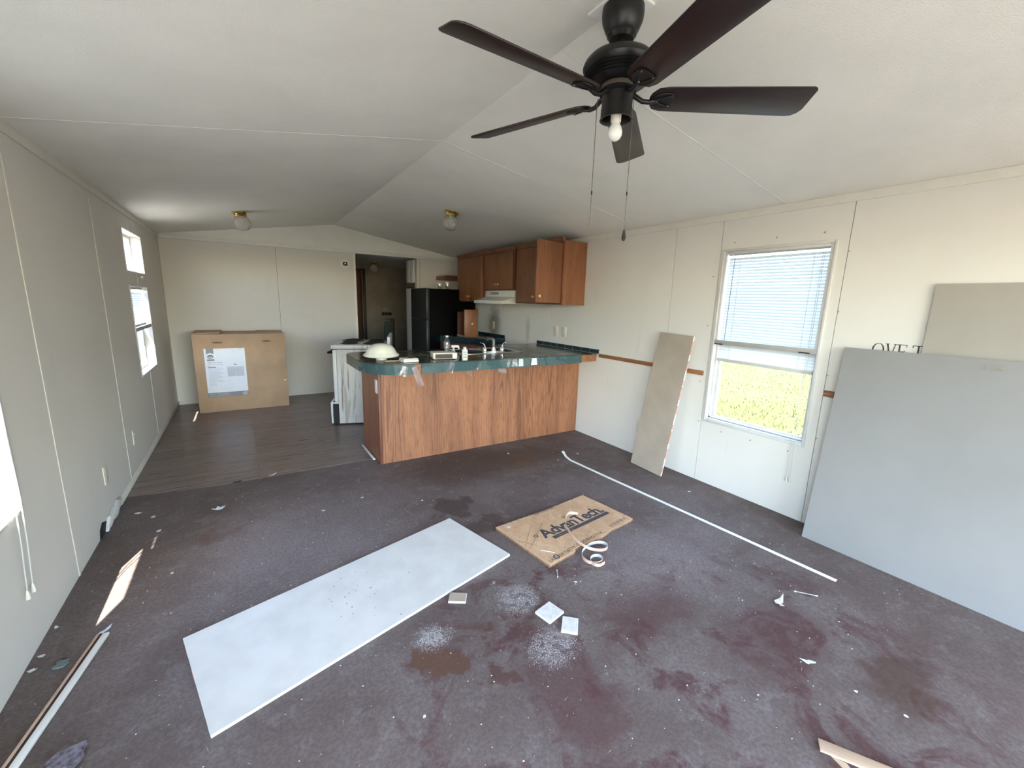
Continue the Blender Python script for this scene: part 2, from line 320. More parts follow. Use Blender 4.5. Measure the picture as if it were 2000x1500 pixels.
MAT['gravel'] = plain('bounce_gravel_pale', (0.34, 0.29, 0.225), 0.9, var=0.12, scale=14, bmp=0.5, bscale=30)  # for the added reflector ground, pale so it throws light indoors
MAT['siding'] = plain('outer_siding', (0.62, 0.62, 0.6), 0.6)

# ------------------------------------------------------------------ mesh helpers
class MB:
    def __init__(s): s.v = []; s.f = []
    def box(s, x0, x1, y0, y1, z0, z1, M=None):
        n = len(s.v)
        p = [(x0, y0, z0), (x1, y0, z0), (x1, y1, z0), (x0, y1, z0), (x0, y0, z1), (x1, y0, z1), (x1, y1, z1), (x0, y1, z1)]
        s.v += [tuple(M @ Vector(q)) if M else q for q in p]
        s.f += [tuple(n + i for i in q) for q in ((0, 3, 2, 1), (4, 5, 6, 7), (0, 1, 5, 4), (1, 2, 6, 5), (2, 3, 7, 6), (3, 0, 4, 7))]
        return s
    def prism(s, poly, a, b, plane='XY', M=None):
        n = len(s.v); k = len(poly)
        mk = {'XY': lambda p, h: (p[0], p[1], h), 'XZ': lambda p, h: (p[0], h, p[1]), 'YZ': lambda p, h: (h, p[0], p[1])}[plane]
        for h in (a, b):
            for p in poly:
                q = mk(p, h); s.v.append(tuple(M @ Vector(q)) if M else q)
        s.f.append(tuple(n + i for i in reversed(range(k)))); s.f.append(tuple(n + k + i for i in range(k)))
        for i in range(k):
            j = (i + 1) % k; s.f.append((n + i, n + j, n + k + j, n + k + i))
        return s
    def lathe(s, prof, seg=24, c=(0, 0, 0), M=None):
        n = len(s.v); k = len(prof)
        for (r, z) in prof:
            for i in range(seg):
                a = 2 * math.pi * i / seg; q = (c[0] + r * math.cos(a), c[1] + r * math.sin(a), c[2] + z)
                s.v.append(tuple(M @ Vector(q)) if M else q)
        for j in range(k - 1):
            for i in range(seg):
                i2 = (i + 1) % seg
                s.f.append((n + j * seg + i, n + j * seg + i2, n + (j + 1) * seg + i2, n + (j + 1) * seg + i))
        if prof[0][0] > 1e-6: s.f.append(tuple(n + i for i in reversed(range(seg))))
        if prof[-1][0] > 1e-6: s.f.append(tuple(n + (k - 1) * seg + i for i in range(seg)))
        return s
    def tube(s, pts, r, seg=8, M=None):
        pts = [Vector(p) for p in pts]; n = len(s.v); k = len(pts)
        rs = r if isinstance(r, (list, tuple)) else [r] * k
        prev = None
        for j, p in enumerate(pts):
            d = (pts[min(j + 1, k - 1)] - pts[max(j - 1, 0)]).normalized()
            if prev is None:
                u = d.orthogonal().normalized()
            else:
                u = (prev - d * prev.dot(d)).normalized()
            prev = u; v2 = d.cross(u)
            for i in range(seg):
                a = 2 * math.pi * i / seg; q = p + (u * math.cos(a) + v2 * math.sin(a)) * rs[j]
                s.v.append(tuple(M @ q) if M else tuple(q))
        for j in range(k - 1):
            for i in range(seg):
                i2 = (i + 1) % seg
                s.f.append((n + j * seg + i, n + j * seg + i2, n + (j + 1) * seg + i2, n + (j + 1) * seg + i))
        s.f.append(tuple(n + i for i in reversed(range(seg)))); s.f.append(tuple(n + (k - 1) * seg + i for i in range(seg)))
        return s
    def ribbon(s, pts, width, thick, up=(0, 0, 1)):
        """flat band following pts; width along up, thickness sideways"""
        pts = [Vector(p) for p in pts]; up = Vector(up); n = len(s.v); k = len(pts)
        for j, p in enumerate(pts):
            d = (pts[min(j + 1, k - 1)] - pts[max(j - 1, 0)]).normalized(); sd = d.cross(up).normalized() * thick / 2; uu = up * width
            s.v += [tuple(p - sd), tuple(p + sd), tuple(p + sd + uu), tuple(p - sd + uu)]
        for j in range(k - 1):
            a = n + 4 * j; b = a + 4
            for i in range(4):
                i2 = (i + 1) % 4; s.f.append((a + i, a + i2, b + i2, b + i))
        s.f.append((n + 3, n + 2, n + 1, n)); e = n + 4 * (k - 1); s.f.append((e, e + 1, e + 2, e + 3))
        return s
def link(name, me, parent=None, loc=None, rot=None):
    o = bpy.data.objects.new(name, me); C.objects.link(o)
    if parent: o.parent = parent
    if loc: o.location = loc
    if rot: o.rotation_euler = rot
    return o
def obj(name, mb, mat, parent=None, loc=None, rot=None, bevel=0.0, smooth=True, seg=2):
    me = bpy.data.meshes.new(name); me.from_pydata(mb.v, [], mb.f)
    bm = bmesh.new(); bm.from_mesh(me); bmesh.ops.recalc_face_normals(bm, faces=bm.faces)
    if bevel:
        ed = [e for e in bm.edges if len(e.link_faces) == 2 and e.calc_face_angle(0) > 0.6]
        bmesh.ops.bevel(bm, geom=ed, offset=bevel, segments=seg, affect='EDGES', profile=0.5, clamp_overlap=True)
    bm.to_mesh(me); bm.free()
    if smooth:
        me.polygons.foreach_set('use_smooth', [True] * len(me.polygons)); me.set_sharp_from_angle(angle=math.radians(38))
    me.materials.append(MAT[mat]); me.update()
    return link(name, me, parent, loc, rot)
def tag(o, label=None, cat=None, group=None, kind=None):
    if label: o['label'] = label
    if cat: o['category'] = cat
    if group: o['group'] = group
    if kind: o['kind'] = kind
    return o
def thing(name, label, cat, loc=(0, 0, 0), rotz=0.0, group=None):
    o = bpy.data.objects.new(name, None); o.empty_display_size = 0.1; C.objects.link(o)
    o.location = loc; o.rotation_euler = (0, 0, rotz)
    return tag(o, label, cat, group)
def struct(name, mb, mat, label, parent=None, **kw):
    o = obj(name, mb, mat, parent, **kw)
    if parent is None: tag(o, label, None, None, 'structure')
    return o
def copy_tree(o, parent=None):
    c = o.copy(); C.objects.link(c)
    if parent: c.parent = parent
    for ch in list(o.children): copy_tree(ch, c)
    return c
def text_mesh(body, size, align='LEFT', bold=0.0, space=1.0):
    cu = bpy.data.curves.new('lettering', 'FONT'); cu.body = body; cu.size = size; cu.align_x = align; cu.offset = bold; cu.space_character = space
    cu.extrude = 0.0002; cu.resolution_u = 3
    to = bpy.data.objects.new('lettering', cu); C.objects.link(to)
    me = bpy.data.meshes.new_from_object(to.evaluated_get(bpy.context.evaluated_depsgraph_get()))
    bpy.data.objects.remove(to); bpy.data.curves.remove(cu)
    return me
def grid_wall(mb, a0, a1, z0, z1, holes, put):
    """fill rectangle minus holes with boxes; put(a0,a1,z0,z1)"""
    As = sorted({a0, a1, *[h[i] for h in holes for i in (0, 1) if a0 < h[i] < a1]})
    for i in range(len(As) - 1):
        am = (As[i] + As[i + 1]) / 2
        hs = sorted([h for h in holes if h[0] < am < h[1]], key=lambda h: h[2]); z = z0
        for h in hs:
            if h[2] > z: put(As[i], As[i + 1], z, min(h[2], z1))
            z = max(z, h[3])
        if z < z1: put(As[i], As[i + 1], z, z1)

# ------------------------------------------------------------------ the setting
YH = 9.4        # end of the space behind the kitchen
HL = [(1.54, 2.324, 0.554, 1.85), (4.83, 5.60, 0.68, 1.47), (4.83, 5.60, 1.59, 1.945), (-2.0, -0.1, 0.17, 1.95)]
HR = [(1.22, 1.955, 0.52, 1.85)]
HN = [(-0.5, 2.8, 0.07, 2.05)]
# floor
fl = struct('floor', MB().box(XL - 0.1, XR + 0.1, YN - 0.1, YH + 0.1, -0.06, 0), 'floor', 'bare stained dark brown floor with maroon and grey patches')
vy = obj('vinyl_sheet', MB().prism([(XL + 0.002, 3.74), (-0.30, 3.665), (0.84, 3.675), (0.905, 3.64), (0.905, 4.11), (XR - 0.01, 4.11), (XR - 0.01, YH), (XL + 0.002, YH)], 0.0005, 0.003), 'vinyl', fl)
vy['label'] = 'grey brown wood-look vinyl sheet on the kitchen floor'
# ceiling: two slopes of panels
ceil = struct('ceiling', MB().prism([(XL - 0.1, ZC + 0.005), (XM, ZM + 0.021), (XR + 0.1, ZC + 0.005), (XR + 0.1, ZC + 0.12), (XM, ZM + 0.14), (XL - 0.1, ZC + 0.12)], YN - 0.1, YB + 0.02, 'XZ'), 'ceiling', 'white textured vaulted ceiling with a central ridge')
ys = [YN, -2.11, -0.89, 0.33, 1.55, 2.77, 3.99, 5.21, 6.43, YB]
for i in range(len(ys) - 1):
    a, b_ = ys[i] + 0.0003, ys[i + 1] - 0.0003
    obj('ceiling_panel', MB().prism([(XL, ZC), (XM, ZM), (XM, ZM + 0.012), (XL, ZC + 0.012)], a, b_, 'XZ'), 'ceiling', ceil, smooth=False)
    obj('ceiling_panel', MB().prism([(XM, ZM), (XR, ZC), (XR, ZC + 0.012), (XM, ZM + 0.012)], a, b_, 'XZ'), 'ceiling', ceil, smooth=False)
for y in (1.55, 2.77):
    for (xa, xb) in ((XL, XM), (XM, XR)):
        if y == 1.55 and xa == XL: continue
        za, zb = ceil_z(xa), ceil_z(xb)
        obj('joint_strip', MB().prism([(xa, za - 0.0015), (xb, zb - 0.0015), (xb, zb + 0.002), (xa, za + 0.002)], y - 0.004, y + 0.004, 'XZ'), 'white_trim', ceil)
obj('mounting_plate', MB().box(-0.075, 0.075, -0.085, 0.085, -0.008, 0.012), 'white_trim', ceil, loc=(1.18, 1.225, 2.424), bevel=0.003)
# left wall
def side_wall(name, label, x, s, holes, seams, mat, y1=YB, battens=()):
    """x = inner face, s = outward sign"""
    core = MB(); grid_wall(core, YN - 0.1, y1, -0.06, ZC + 0.1, holes, lambda a, b, c, d: core.box(min(x + s * 0.006, x + s * 0.1), max(x + s * 0.006, x + s * 0.1), a, b, c, d))
    wl = struct(name, core, 'core', label, smooth=False)
    sm = [YN] + sorted(seams) + [y1]
    for i in range(len(sm) - 1):
        p = MB(); grid_wall(p, sm[i] + 0.0018, sm[i + 1] - 0.0018, 0.0, ZC + 0.02, holes, lambda a, b, c, d: p.box(min(x, x + s * 0.0065), max(x, x + s * 0.0065), a, b, c, d))
        obj('wall_panel', p, mat, wl, smooth=False)
    for (y, wd) in battens:
        p = MB(); grid_wall(p, y - wd, y + wd, 0.0, ZC - 0.04, holes, lambda a, b, c, d: p.box(min(x, x - s * 0.0035), max(x, x - s * 0.0035), a, b, c, d))
        obj('batten', p, 'cream_trim', wl, bevel=0.001, seg=1)
    return wl
wall_l = side_wall('wall_left', 'off-white panelled wall with thin battens and the three windows', XL, -1, HL, [-2.11, -0.89, 0.33, 1.535, 2.755, 3.985, 5.21], 'wall', battens=[(0.33, .009), (2.755, .009), (3.985, .008), (5.21, .007)])
obj('torn_wallboard', MB().prism([(3.22, 0.0), (3.26, 0.004), (3.29, 0.0), (3.36, 0.012), (3.40, 0.003), (3.46, 0.0), (3.5, 0.022), (3.58, 0.03), (3.59, 0.07), (3.55, 0.066), (3.5, 0.085), (3.46, 0.07), (3.40, 0.078), (3.34, 0.06), (3.30, 0.066), (3.25, 0.035)], XL + 0.001, XL + 0.020, 'YZ'), 'gyp_core', wall_l, bevel=0.004)
obj('broken_hollow', MB().prism([(3.12, 0.001), (3.24, 0.001), (3.27, 0.05), (3.2, 0.075), (3.14, 0.05)], XL, XL + 0.004, 'YZ'), 'black_matte', wall_l)
wall_r = side_wall('wall_right', 'cream panelled wall with the large window and brown chair rail', XR, 1, HR, [-2.5, -1.28, -0.06, 1.16, 1.98, 2.39, 3.56, 4.07, 5.2], 'wall_right', y1=YH)
# near wall behind the camera
core = MB(); grid_wall(core, XL - 0.1, XR + 0.1, -0.06, ZC + 0.33, HN, lambda a, b, c, d: core.box(a, b, YN - 0.1, YN, c, d))
wall_n = struct('wall_near', core, 'wall', 'off-white end wall with an added wide window', smooth=False)
# far wall with gable and hall opening
fw = MB(); grid_wall(fw, XL - 0.1, XR, -0.06, 2.09, [(1.456, 2.403, -0.06, 2.085)], lambda a, b, c, d: fw.box(a, b, YB + 0.006, YB + 0.09, c, d))
fw.prism([(XL - 0.1, 2.085), (XR, 2.085), (XR, ZC + 0.02), (XM, ZM + 0.02), (XL - 0.1, ZC + 0.02)], YB + 0.006, YB + 0.09, 'XZ')
wall_f = struct('wall_far', fw, 'core', 'off-white gabled kitchen end wall with hall opening', smooth=False)
for (a, b) in ((XL, 0.425), (0.425, 1.456), (2.403, 2.452), (2.452, XR)):
    obj('wall_panel', MB().box(a + 0.0022, b - 0.0022, YB, YB + 0.0065, 0, 2.075), 'wall', wall_f, smooth=False)
obj('batten', MB().box(0.425 + 0.003, 0.425 + 0.016, YB - 0.003, YB, 0, 2.07), 'cream_trim', wall_f)
obj('wall_panel', MB().prism([(XL, 2.075), (XR, 2.075), (XR, ZC), (XM, ZM), (XL, ZC)], YB, YB + 0.0065, 'XZ'), 'ceiling', wall_f, smooth=False)
# hall beyond
hc = struct('ceiling_hall', MB().box(1.3, XR, YB + 0.09, YH + 0.1, 2.085, 2.16), 'ceiling', 'flat low ceiling beyond the hall opening')
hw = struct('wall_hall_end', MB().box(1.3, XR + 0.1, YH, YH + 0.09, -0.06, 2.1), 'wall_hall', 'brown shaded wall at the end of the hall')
hl = struct('wall_hall_left', MB().box(1.366, 1.456, YB + 0.09, YH, -0.06, 2.1), 'wall', 'pale wall along the left side of the hall')
# trims
struct('trim_1', MB().box(XR - 0.014, XR, 2.005, 3.20, 0.882, 0.918).box(XR - 0.018, XR, 2.005, 3.20, 0.892, 0.908), 'oak_rail', 'brown wooden chair rail between the counter and the window', bevel=0.002)
struct('trim_2', MB().box(XR - 0.014, XR, -0.5, 1.155, 0.884, 0.900).box(XR - 0.014, XR, -0.5, 1.155, 0.904, 0.924), 'oak_rail', 'brown wooden chair rail running behind the leaning grey sheets', bevel=0.002)
cr = 0.048
struct('trim_3', MB().prism([(XL, ZC - cr), (XL + 0.008, ZC - cr), (XL + 0.012, ZC - 0.008), (XL + 0.012, ZC + 0.001), (XL, ZC)], YN, YB, 'XZ'), 'cream_trim', 'cream ceiling trim along the left wall')
struct('trim_4', MB().prism([(XR, ZC - cr), (XR - 0.008, ZC - cr), (XR - 0.012, ZC - 0.008), (XR - 0.012, ZC + 0.001), (XR, ZC)], YN, YB, 'XZ'), 'cream_trim', 'cream ceiling trim along the right wall')
struct('trim_5', MB().box(XL + 0.012, XR - 0.012, YB - 0.030, YB, 2.062, 2.104), 'white_trim', 'cream trim board across the gable wall', bevel=0.002)
struct('trim_6', MB().box(1.432, 1.458, YB - 0.008, YB + 0.095, 0, 2.066), 'white_trim', 'white corner trim on the left edge of the hall opening', bevel=0.002)
struct('trim_7', MB().box(2.401, 2.428, YB - 0.008, YB + 0.095, 0, 2.066), 'cream_trim', 'cream corner trim beside the refrigerator', bevel=0.002)
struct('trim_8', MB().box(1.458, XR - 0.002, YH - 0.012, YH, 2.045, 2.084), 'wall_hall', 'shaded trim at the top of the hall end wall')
struct('baseboard_left', MB().box(XL, XL + 0.012, 3.60, YB, 0.003, 0.05), 'cream_trim', 'thin off-white baseboard under the left windows', bevel=0.003)
struct('baseboard_far', MB().box(XL + 0.012, 1.43, YB - 0.012, YB, 0.003, 0.042), 'cream_trim', 'thin off-white baseboard under the gable wall', bevel=0.003)
# ground outside
struct('ground', MB().box(-70, 70, -70, 70, -1.0, -0.85), 'grass', 'sunlit pale green lawn outside the windows')
gr = MB()
for i in range(16000):
    r = 3.4 + 15 * random.random() ** 1.4; y = -1.5 + 0.55 * (r) * random.random() * 1.6; x = r + 0.4
    h = 0.03 + 0.05 * random.random(); a = random.random() * 6.28; dx, dy = 0.009 * math.cos(a), 0.009 * math.sin(a); lx, ly = random.gauss(0, .03), random.gauss(0, .03)
    n = len(gr.v); gr.v += [(x - dx, y - dy, -0.85), (x + dx, y + dy, -0.85), (x + lx, y + ly, -0.85 + h)]; gr.f.append((n, n + 1, n + 2))
go = obj('grass_blades', gr, 'grass', smooth=False); tag(go, 'tufts of dry green grass outside the right window', 'grass', None, 'stuff')

struct('bounce_gravel', MB().box(-9.0, -1.6, -14, 14, -0.86, -0.83).box(-1.6, 12, -14, -3.2, -0.86, -0.83), 'gravel', 'added pale gravel that reflects sunlight, outside the left windows')  # made-up ground, bounces warm sunlight up to the ceiling
# ------------------------------------------------------------------ windows
def frame_rect(mb, x0, x1, a0, a1, z0, z1, wd):
    mb.box(x0, x1, a0, a0 + wd, z0, z1); mb.box(x0, x1, a1 - wd, a1, z0, z1)
    mb.box(x0, x1, a0 + wd, a1 - wd, z0, z0 + wd); mb.box(x0, x1, a0 + wd, a1 - wd, z1 - wd, z1)
    return mb
w1 = struct('window_1', frame_rect(MB(), XR - 0.010, XR + 0.10, 1.216, 1.959, 0.516, 1.854, 0.016), 'alu', 'large white framed window with blind halfway down on the right wall', bevel=0.002)
obj('inner_frame', frame_rect(MB(), XR - 0.004, XR + 0.012, 1.232, 1.943, 1.150, 1.838, 0.020), 'alu', w1, bevel=0.002)
obj('meeting_rail', MB().box(XR - 0.008, XR + 0.012, 1.232, 1.943, 1.145, 1.178), 'alu_grey', w1, bevel=0.002)['label'] = 'grey metal rail across the window'
for y in (1.90, 1.30):
    obj('latch', MB().box(XR - 0.013, XR - 0.008, y - 0.028, y + 0.036, 1.143, 1.151), 'black_matte', w1)
obj('upper_pane', MB().box(XR + 0.002, XR + 0.005, 1.25, 1.925, 1.178, 1.82), 'glass', w1)
obj('lower_sash', frame_rect(frame_rect(MB(), XR + 0.03, XR + 0.045, 1.232, 1.943, 0.532, 1.16, 0.018), XR + 0.06, XR + 0.08, 1.232, 1.943, 0.532, 1.16, 0.034), 'alu', w1, bevel=0.002)
obj('sill_step', MB().box(XR + 0.0, XR + 0.03, 1.232, 1.943, 0.532, 0.545).box(XR + 0.03, XR + 0.06, 1.232, 1.943, 0.532, 0.556), 'alu', w1)
obj('outer_pane', MB().box(XR + 0.068, XR + 0.071, 1.25, 1.925, 0.55, 1.84), 'glass', w1)
sc = MB().lathe([(0.0055, 0), (0.0055, 0.002), (0.002, 0.0035)], 10)
me0 = obj('screw', sc, 'steel_dull', w1, loc=(XR, 2.02, 1.66), rot=(0, -math.pi / 2, 0))
for (y, z) in ((2.02, 1.28), (2.03, 0.83), (2.0, 0.50), (1.80, 0.462), (1.57, 0.462), (1.31, 0.462), (1.155, 0.60), (1.155, 1.02), (1.155, 1.42), (1.155, 1.78), (1.30, 1.905), (1.585, 1.905), (1.88, 1.90)):
    o = me0.copy(); C.objects.link(o); o.parent = w1; o.location = (XR, y, z)
def blind(name, label, x, a0, a1, ztop, zbot, pitch, tilt, s, sag=0.0, broken=None):
    """s=+1: room is on the -x side"""
    t_ = thing(name, label, 'window blind', (x, (a0 + a1) / 2, zbot)); hw_ = (a1 - a0) / 2
    obj('head_rail', MB().box(-0.012, 0.012, -hw_, hw_, ztop - zbot - 0.022, ztop - zbot), 'blind_rail', t_, bevel=0.002)
    n = int((ztop - 0.024 - zbot - 0.024) / pitch)
    prof = [(-0.0125, 0.0), (-0.006, 0.0018), (0.0, 0.0024), (0.006, 0.0018), (0.0125, 0.0)]
    sm = MB(); k = len(prof)
    ca, sa = math.cos(tilt), math.sin(tilt)
    for yy in (-hw_ + 0.003, hw_ - 0.003):
        for off in (0, -0.0005):
            for (p, q) in prof: sm.v.append((p * ca - (q + off) * sa, yy, p * sa + (q + off) * ca))
    for i in range(k - 1):
        sm.f += [(i, i + 1, 2 * k + i + 1, 2 * k + i), (k + i, 3 * k + i, 3 * k + i + 1, k + i + 1)]
    first = None
    for i in range(n):
        z = 0.03 + i * pitch
        if first is None: first = obj('slat', sm, 'slat', t_, loc=(0, 0, z)); o = first
        else:
            o = first.copy(); C.objects.link(o); o.parent = t_; o.location = (0, 0, z)
        if i == broken:
            o.scale = (1, 0.62, 1); o.location.y = -hw_ * 0.36
        o.rotation_euler = (sag * (1 - i / n) + random.gauss(0, 0.0012), 0, 0)
    obj('bottom_rail', MB().box(-0.011, 0.011, -hw_ + 0.002, hw_ - 0.002, -0.004, 0.020), 'blind_rail', t_, rot=(sag, 0, 0), bevel=0.002)
    for yy in (-hw_ * 0.72, hw_ * 0.72):
        obj('ladder_cord', MB().tube([(-s * 0.0135, yy, ztop - zbot - 0.02), (-s * 0.0135, yy, 0.02)], 0.0016, 6), 'cord', t_)
    return t_
b1 = blind('window_blind', 'white slatted blind lowered halfway in the right window', XR + 0.036, 1.25, 1.925, 1.832, 1.012, 0.0212, 1.02, 1, sag=0.012)
obj('tilt_wand', MB().tube([(-0.018, 0.285, 0.80), (-0.020, 0.290, 0.13)], 0.003, 6), 'cord_dark', b1)
obj('lift_cord', MB().tube([(-0.018, -0.29, 0.80), (-0.018, -0.292, 0.03), (-0.052, -0.30, -0.47), (-0.056, -0.305, -0.73)], 0.0016, 6), 'cord', b1)
obj('lift_cord', MB().tube([(-0.018, -0.30, 0.80), (-0.018, -0.302, 0.03), (-0.052, -0.318, -0.47), (-0.056, -0.325, -0.73)], 0.0016, 6), 'cord', b1)
for yy in (-0.304, -0.326):
    obj('cord_tassel', MB().lathe([(0.002, 0.018), (0.004, 0.012), (0.0065, -0.012), (0.006, -0.016)], 10, (-0.056, yy, -0.742)), 'ceramic', b1)
w2 = struct('window_2', frame_rect(MB(), XL - 0.10, XL + 0.008, 1.538, 2.326, 0.552, 1.854, 0.014), 'alu', 'white framed window on the left wall beside the lying trim', bevel=0.002)
obj('inner_frame', frame_rect(MB(), XL - 0.03, XL - 0.012, 1.552, 2.312, 0.566, 1.836, 0.010), 'alu', w2, bevel=0.002)
obj('pane', MB().box(XL - 0.094, XL - 0.091, 1.575, 2.305, 0.585, 1.835), 'glass', w2)
b2 = blind('window_blind', 'white slatted blind in the left window beside the lying trim', XL - 0.045, 1.57, 2.30, 1.83, 1.022, 0.0212, 2.12, -1, broken=4)
for yy in (0.305, 0.355):
    obj('lift_cord', MB().tube([(0.050, yy, 0.80), (0.060, yy, -0.40), (0.066, yy - 0.03, -0.56), (0.066, yy - 0.058, -0.74)], 0.0022, 6), 'cord', b2)
    obj('cord_tassel', MB().lathe([(0.002, 0.018), (0.004, 0.012), (0.008, -0.016), (0.007, -0.02)], 10, (0.066, yy - 0.06, -0.755)), 'ceramic', b2)
w3 = struct('window_3', frame_rect(MB(), XL - 0.10, XL + 0.004, 4.826, 5.604, 1.586, 1.949, 0.010), 'white_trim', 'small high window near the far left corner', bevel=0.002)
obj('mullion', MB().box(XL - 0.094, XL - 0.07, 5.18, 5.215, 1.596, 1.939), 'alu', w3)
obj('sash_frame', frame_rect(MB(), XL - 0.096, XL - 0.076, 4.836, 5.594, 1.596, 1.939, 0.03), 'alu', w3)
obj('pane', MB().box(XL - 0.088, XL - 0.085, 4.84, 5.59, 1.60, 1.935), 'glass', w3)
obj('knob', MB().lathe([(0.004, 0), (0.004, 0.012), (0.010, 0.016), (0.010, 0.026), (0.004, 0.03)], 12), 'plastic', w3, loc=(XL, 5.31, 1.553), rot=(0, math.pi / 2, 0))
w4 = struct('window_4', frame_rect(MB(), XL - 0.10, XL + 0.006, 4.824, 5.606, 0.674, 1.476, 0.014), 'alu', 'lower window near the far left corner with a raised sash', bevel=0.002)
obj('meeting_rail', MB().box(XL - 0.03, XL + 0.002, 4.838, 5.592, 1.075, 1.105), 'alu_grey', w4)
obj('lower_sash', frame_rect(MB(), XL - 0.088, XL - 0.068, 4.838, 5.592, 0.69, 1.09, 0.034), 'alu', w4)
obj('sun_stop_sheet', MB().box(XL - 0.088, XL - 0.068, 4.87, 5.56, 0.88, 1.07), 'slat', w4)['label'] = 'white translucent sheet added to limit the sun patch, behind the upper part of the lower sash'  # added sheet, holds back sun to keep the floor patch narrow
obj('pane', MB().box(XL - 0.08, XL - 0.077, 4.85, 5.58, 0.70, 1.46), 'glass', w4)
b4 = blind('window_blind', 'white slatted blind in the upper half of the far left window', XL - 0.045, 4.85, 5.58, 1.46, 1.10, 0.021, 2.12, -1)
for i, (z0, z1, a0, a1, nm) in enumerate(((0.07, 2.05, -0.5, 2.8, 'added_window_5'),)):
    f = MB(); f.box(a0, a0 + .03, YN - .1, YN + .01, z0, z1); f.box(a1 - .03, a1, YN - .1, YN + .01, z0, z1); f.box(a0, a1, YN - .1, YN + .01, z0, z0 + .03); f.box(a0, a1, YN - .1, YN + .01, z1 - .03, z1); f.box(1.18, 1.22, YN - .09, YN - .04, z0, z1)
    o5 = struct(nm, f, 'alu', 'wide white framed window added in the end wall for daylight')  # unseen window, added and made wide to brighten the room
    obj('pane', MB().box(a0 + .02, a1 - .02, YN - 0.07, YN - 0.067, z0 + .02, z1 - .02), 'glass', o5)
w6 = struct('added_window_6', frame_rect(MB(), XL - 0.10, XL + 0.008, -2.004, -0.096, 0.166, 1.954, 0.018), 'alu', 'wide white framed window added for daylight on the left wall toward the end wall', bevel=0.002)  # out of view, added so more daylight reaches the room
obj('pane', MB().box(XL - 0.06, XL - 0.057, -1.985, -0.115, 0.185, 1.935), 'glass', w6)

# ------------------------------------------------------------------ ceiling fan
fan = thing('ceiling_fan', 'dark bronze five-blade ceiling fan with a bare white bulb', 'ceiling fan', (1.18, 1.212, 2.425))
obj('canopy', MB().lathe([(0.0, 0.012), (0.068, 0.012), (0.070, 0.0), (0.071, -0.030), (0.068, -0.050), (0.056, -0.078), (0.050, -0.084), (0.050, -0.092), (0.040, -0.104), (0.022, -0.105), (0.0, -0.105)], 40), 'bronze', fan)
obj('downrod', MB().lathe([(0.0, -0.09), (0.0135, -0.09), (0.0135, -0.16), (0.0, -0.16)], 20), 'bronze', fan)
obj('motor_housing', MB().lathe([(0.0, -0.140), (0.03, -0.140), (0.055, -0.143), (0.085, -0.151), (0.108, -0.163), (0.122, -0.178), (0.127, -0.192), (0.124, -0.200), (0.116, -0.208), (0.118, -0.212), (0.111, -0.216), (0.113, -0.220), (0.106, -0.224), (0.108, -0.228), (0.101, -0.232), (0.103, -0.236), (0.095, -0.240), (0.085, -0.246), (0.0, -0.246)], 56), 'bronze', fan)
obj('flywheel', MB().lathe([(0.0, -0.244), (0.058, -0.244), (0.060, -0.250), (0.060, -0.262), (0.05, -0.264), (0.0, -0.264)], 40), 'chain', fan)
obj('switch_housing', MB().lathe([(0.0, -0.262), (0.062, -0.262), (0.064, -0.266), (0.064, -0.272), (0.054, -0.276), (0.053, -0.316), (0.055, -0.320), (0.055, -0.350), (0.058, -0.356), (0.052, -0.356), (0.049, -0.350), (0.049, -0.318), (0.0, -0.318)], 40), 'bronze', fan)
obj('socket', MB().lathe([(0.0, -0.318), (0.019, -0.318), (0.018, -0.362), (0.0, -0.362)], 24), 'ceramic', fan)
obj('light_bulb', MB().lathe([(0.0, -0.360), (0.013, -0.360), (0.0145, -0.367), (0.022, -0.380), (0.0255, -0.394), (0.0245, -0.406), (0.018, -0.417), (0.009, -0.423), (0.0, -0.424)], 28), 'bulb', fan)
def blade_outline():
    r0, r1, w0, w1_ = 0.112, 0.668, 0.055, 0.068
    pts = [(r0 + 0.055, -w0), (r0 + 0.022, -w0 + 0.008), (r0 + 0.004, -w0 + 0.030), (r0, -0.008), (r0 + 0.004, w0 - 0.034), (r0 + 0.020, w0 - 0.010), (r0 + 0.05, w0)]
    pts += [(r1 - 0.045, w1_), (r1 - 0.022, w1_ - 0.004), (r1 - 0.008, w1_ - 0.016), (r1, w1_ - 0.036)]
    pts += [(r1 - 0.004, -w1_ + 0.012), (r1 - 0.010, -w1_ + 0.004), (r1 - 0.020, -w1_)]
    return pts
BO = blade_outline()
proto = None
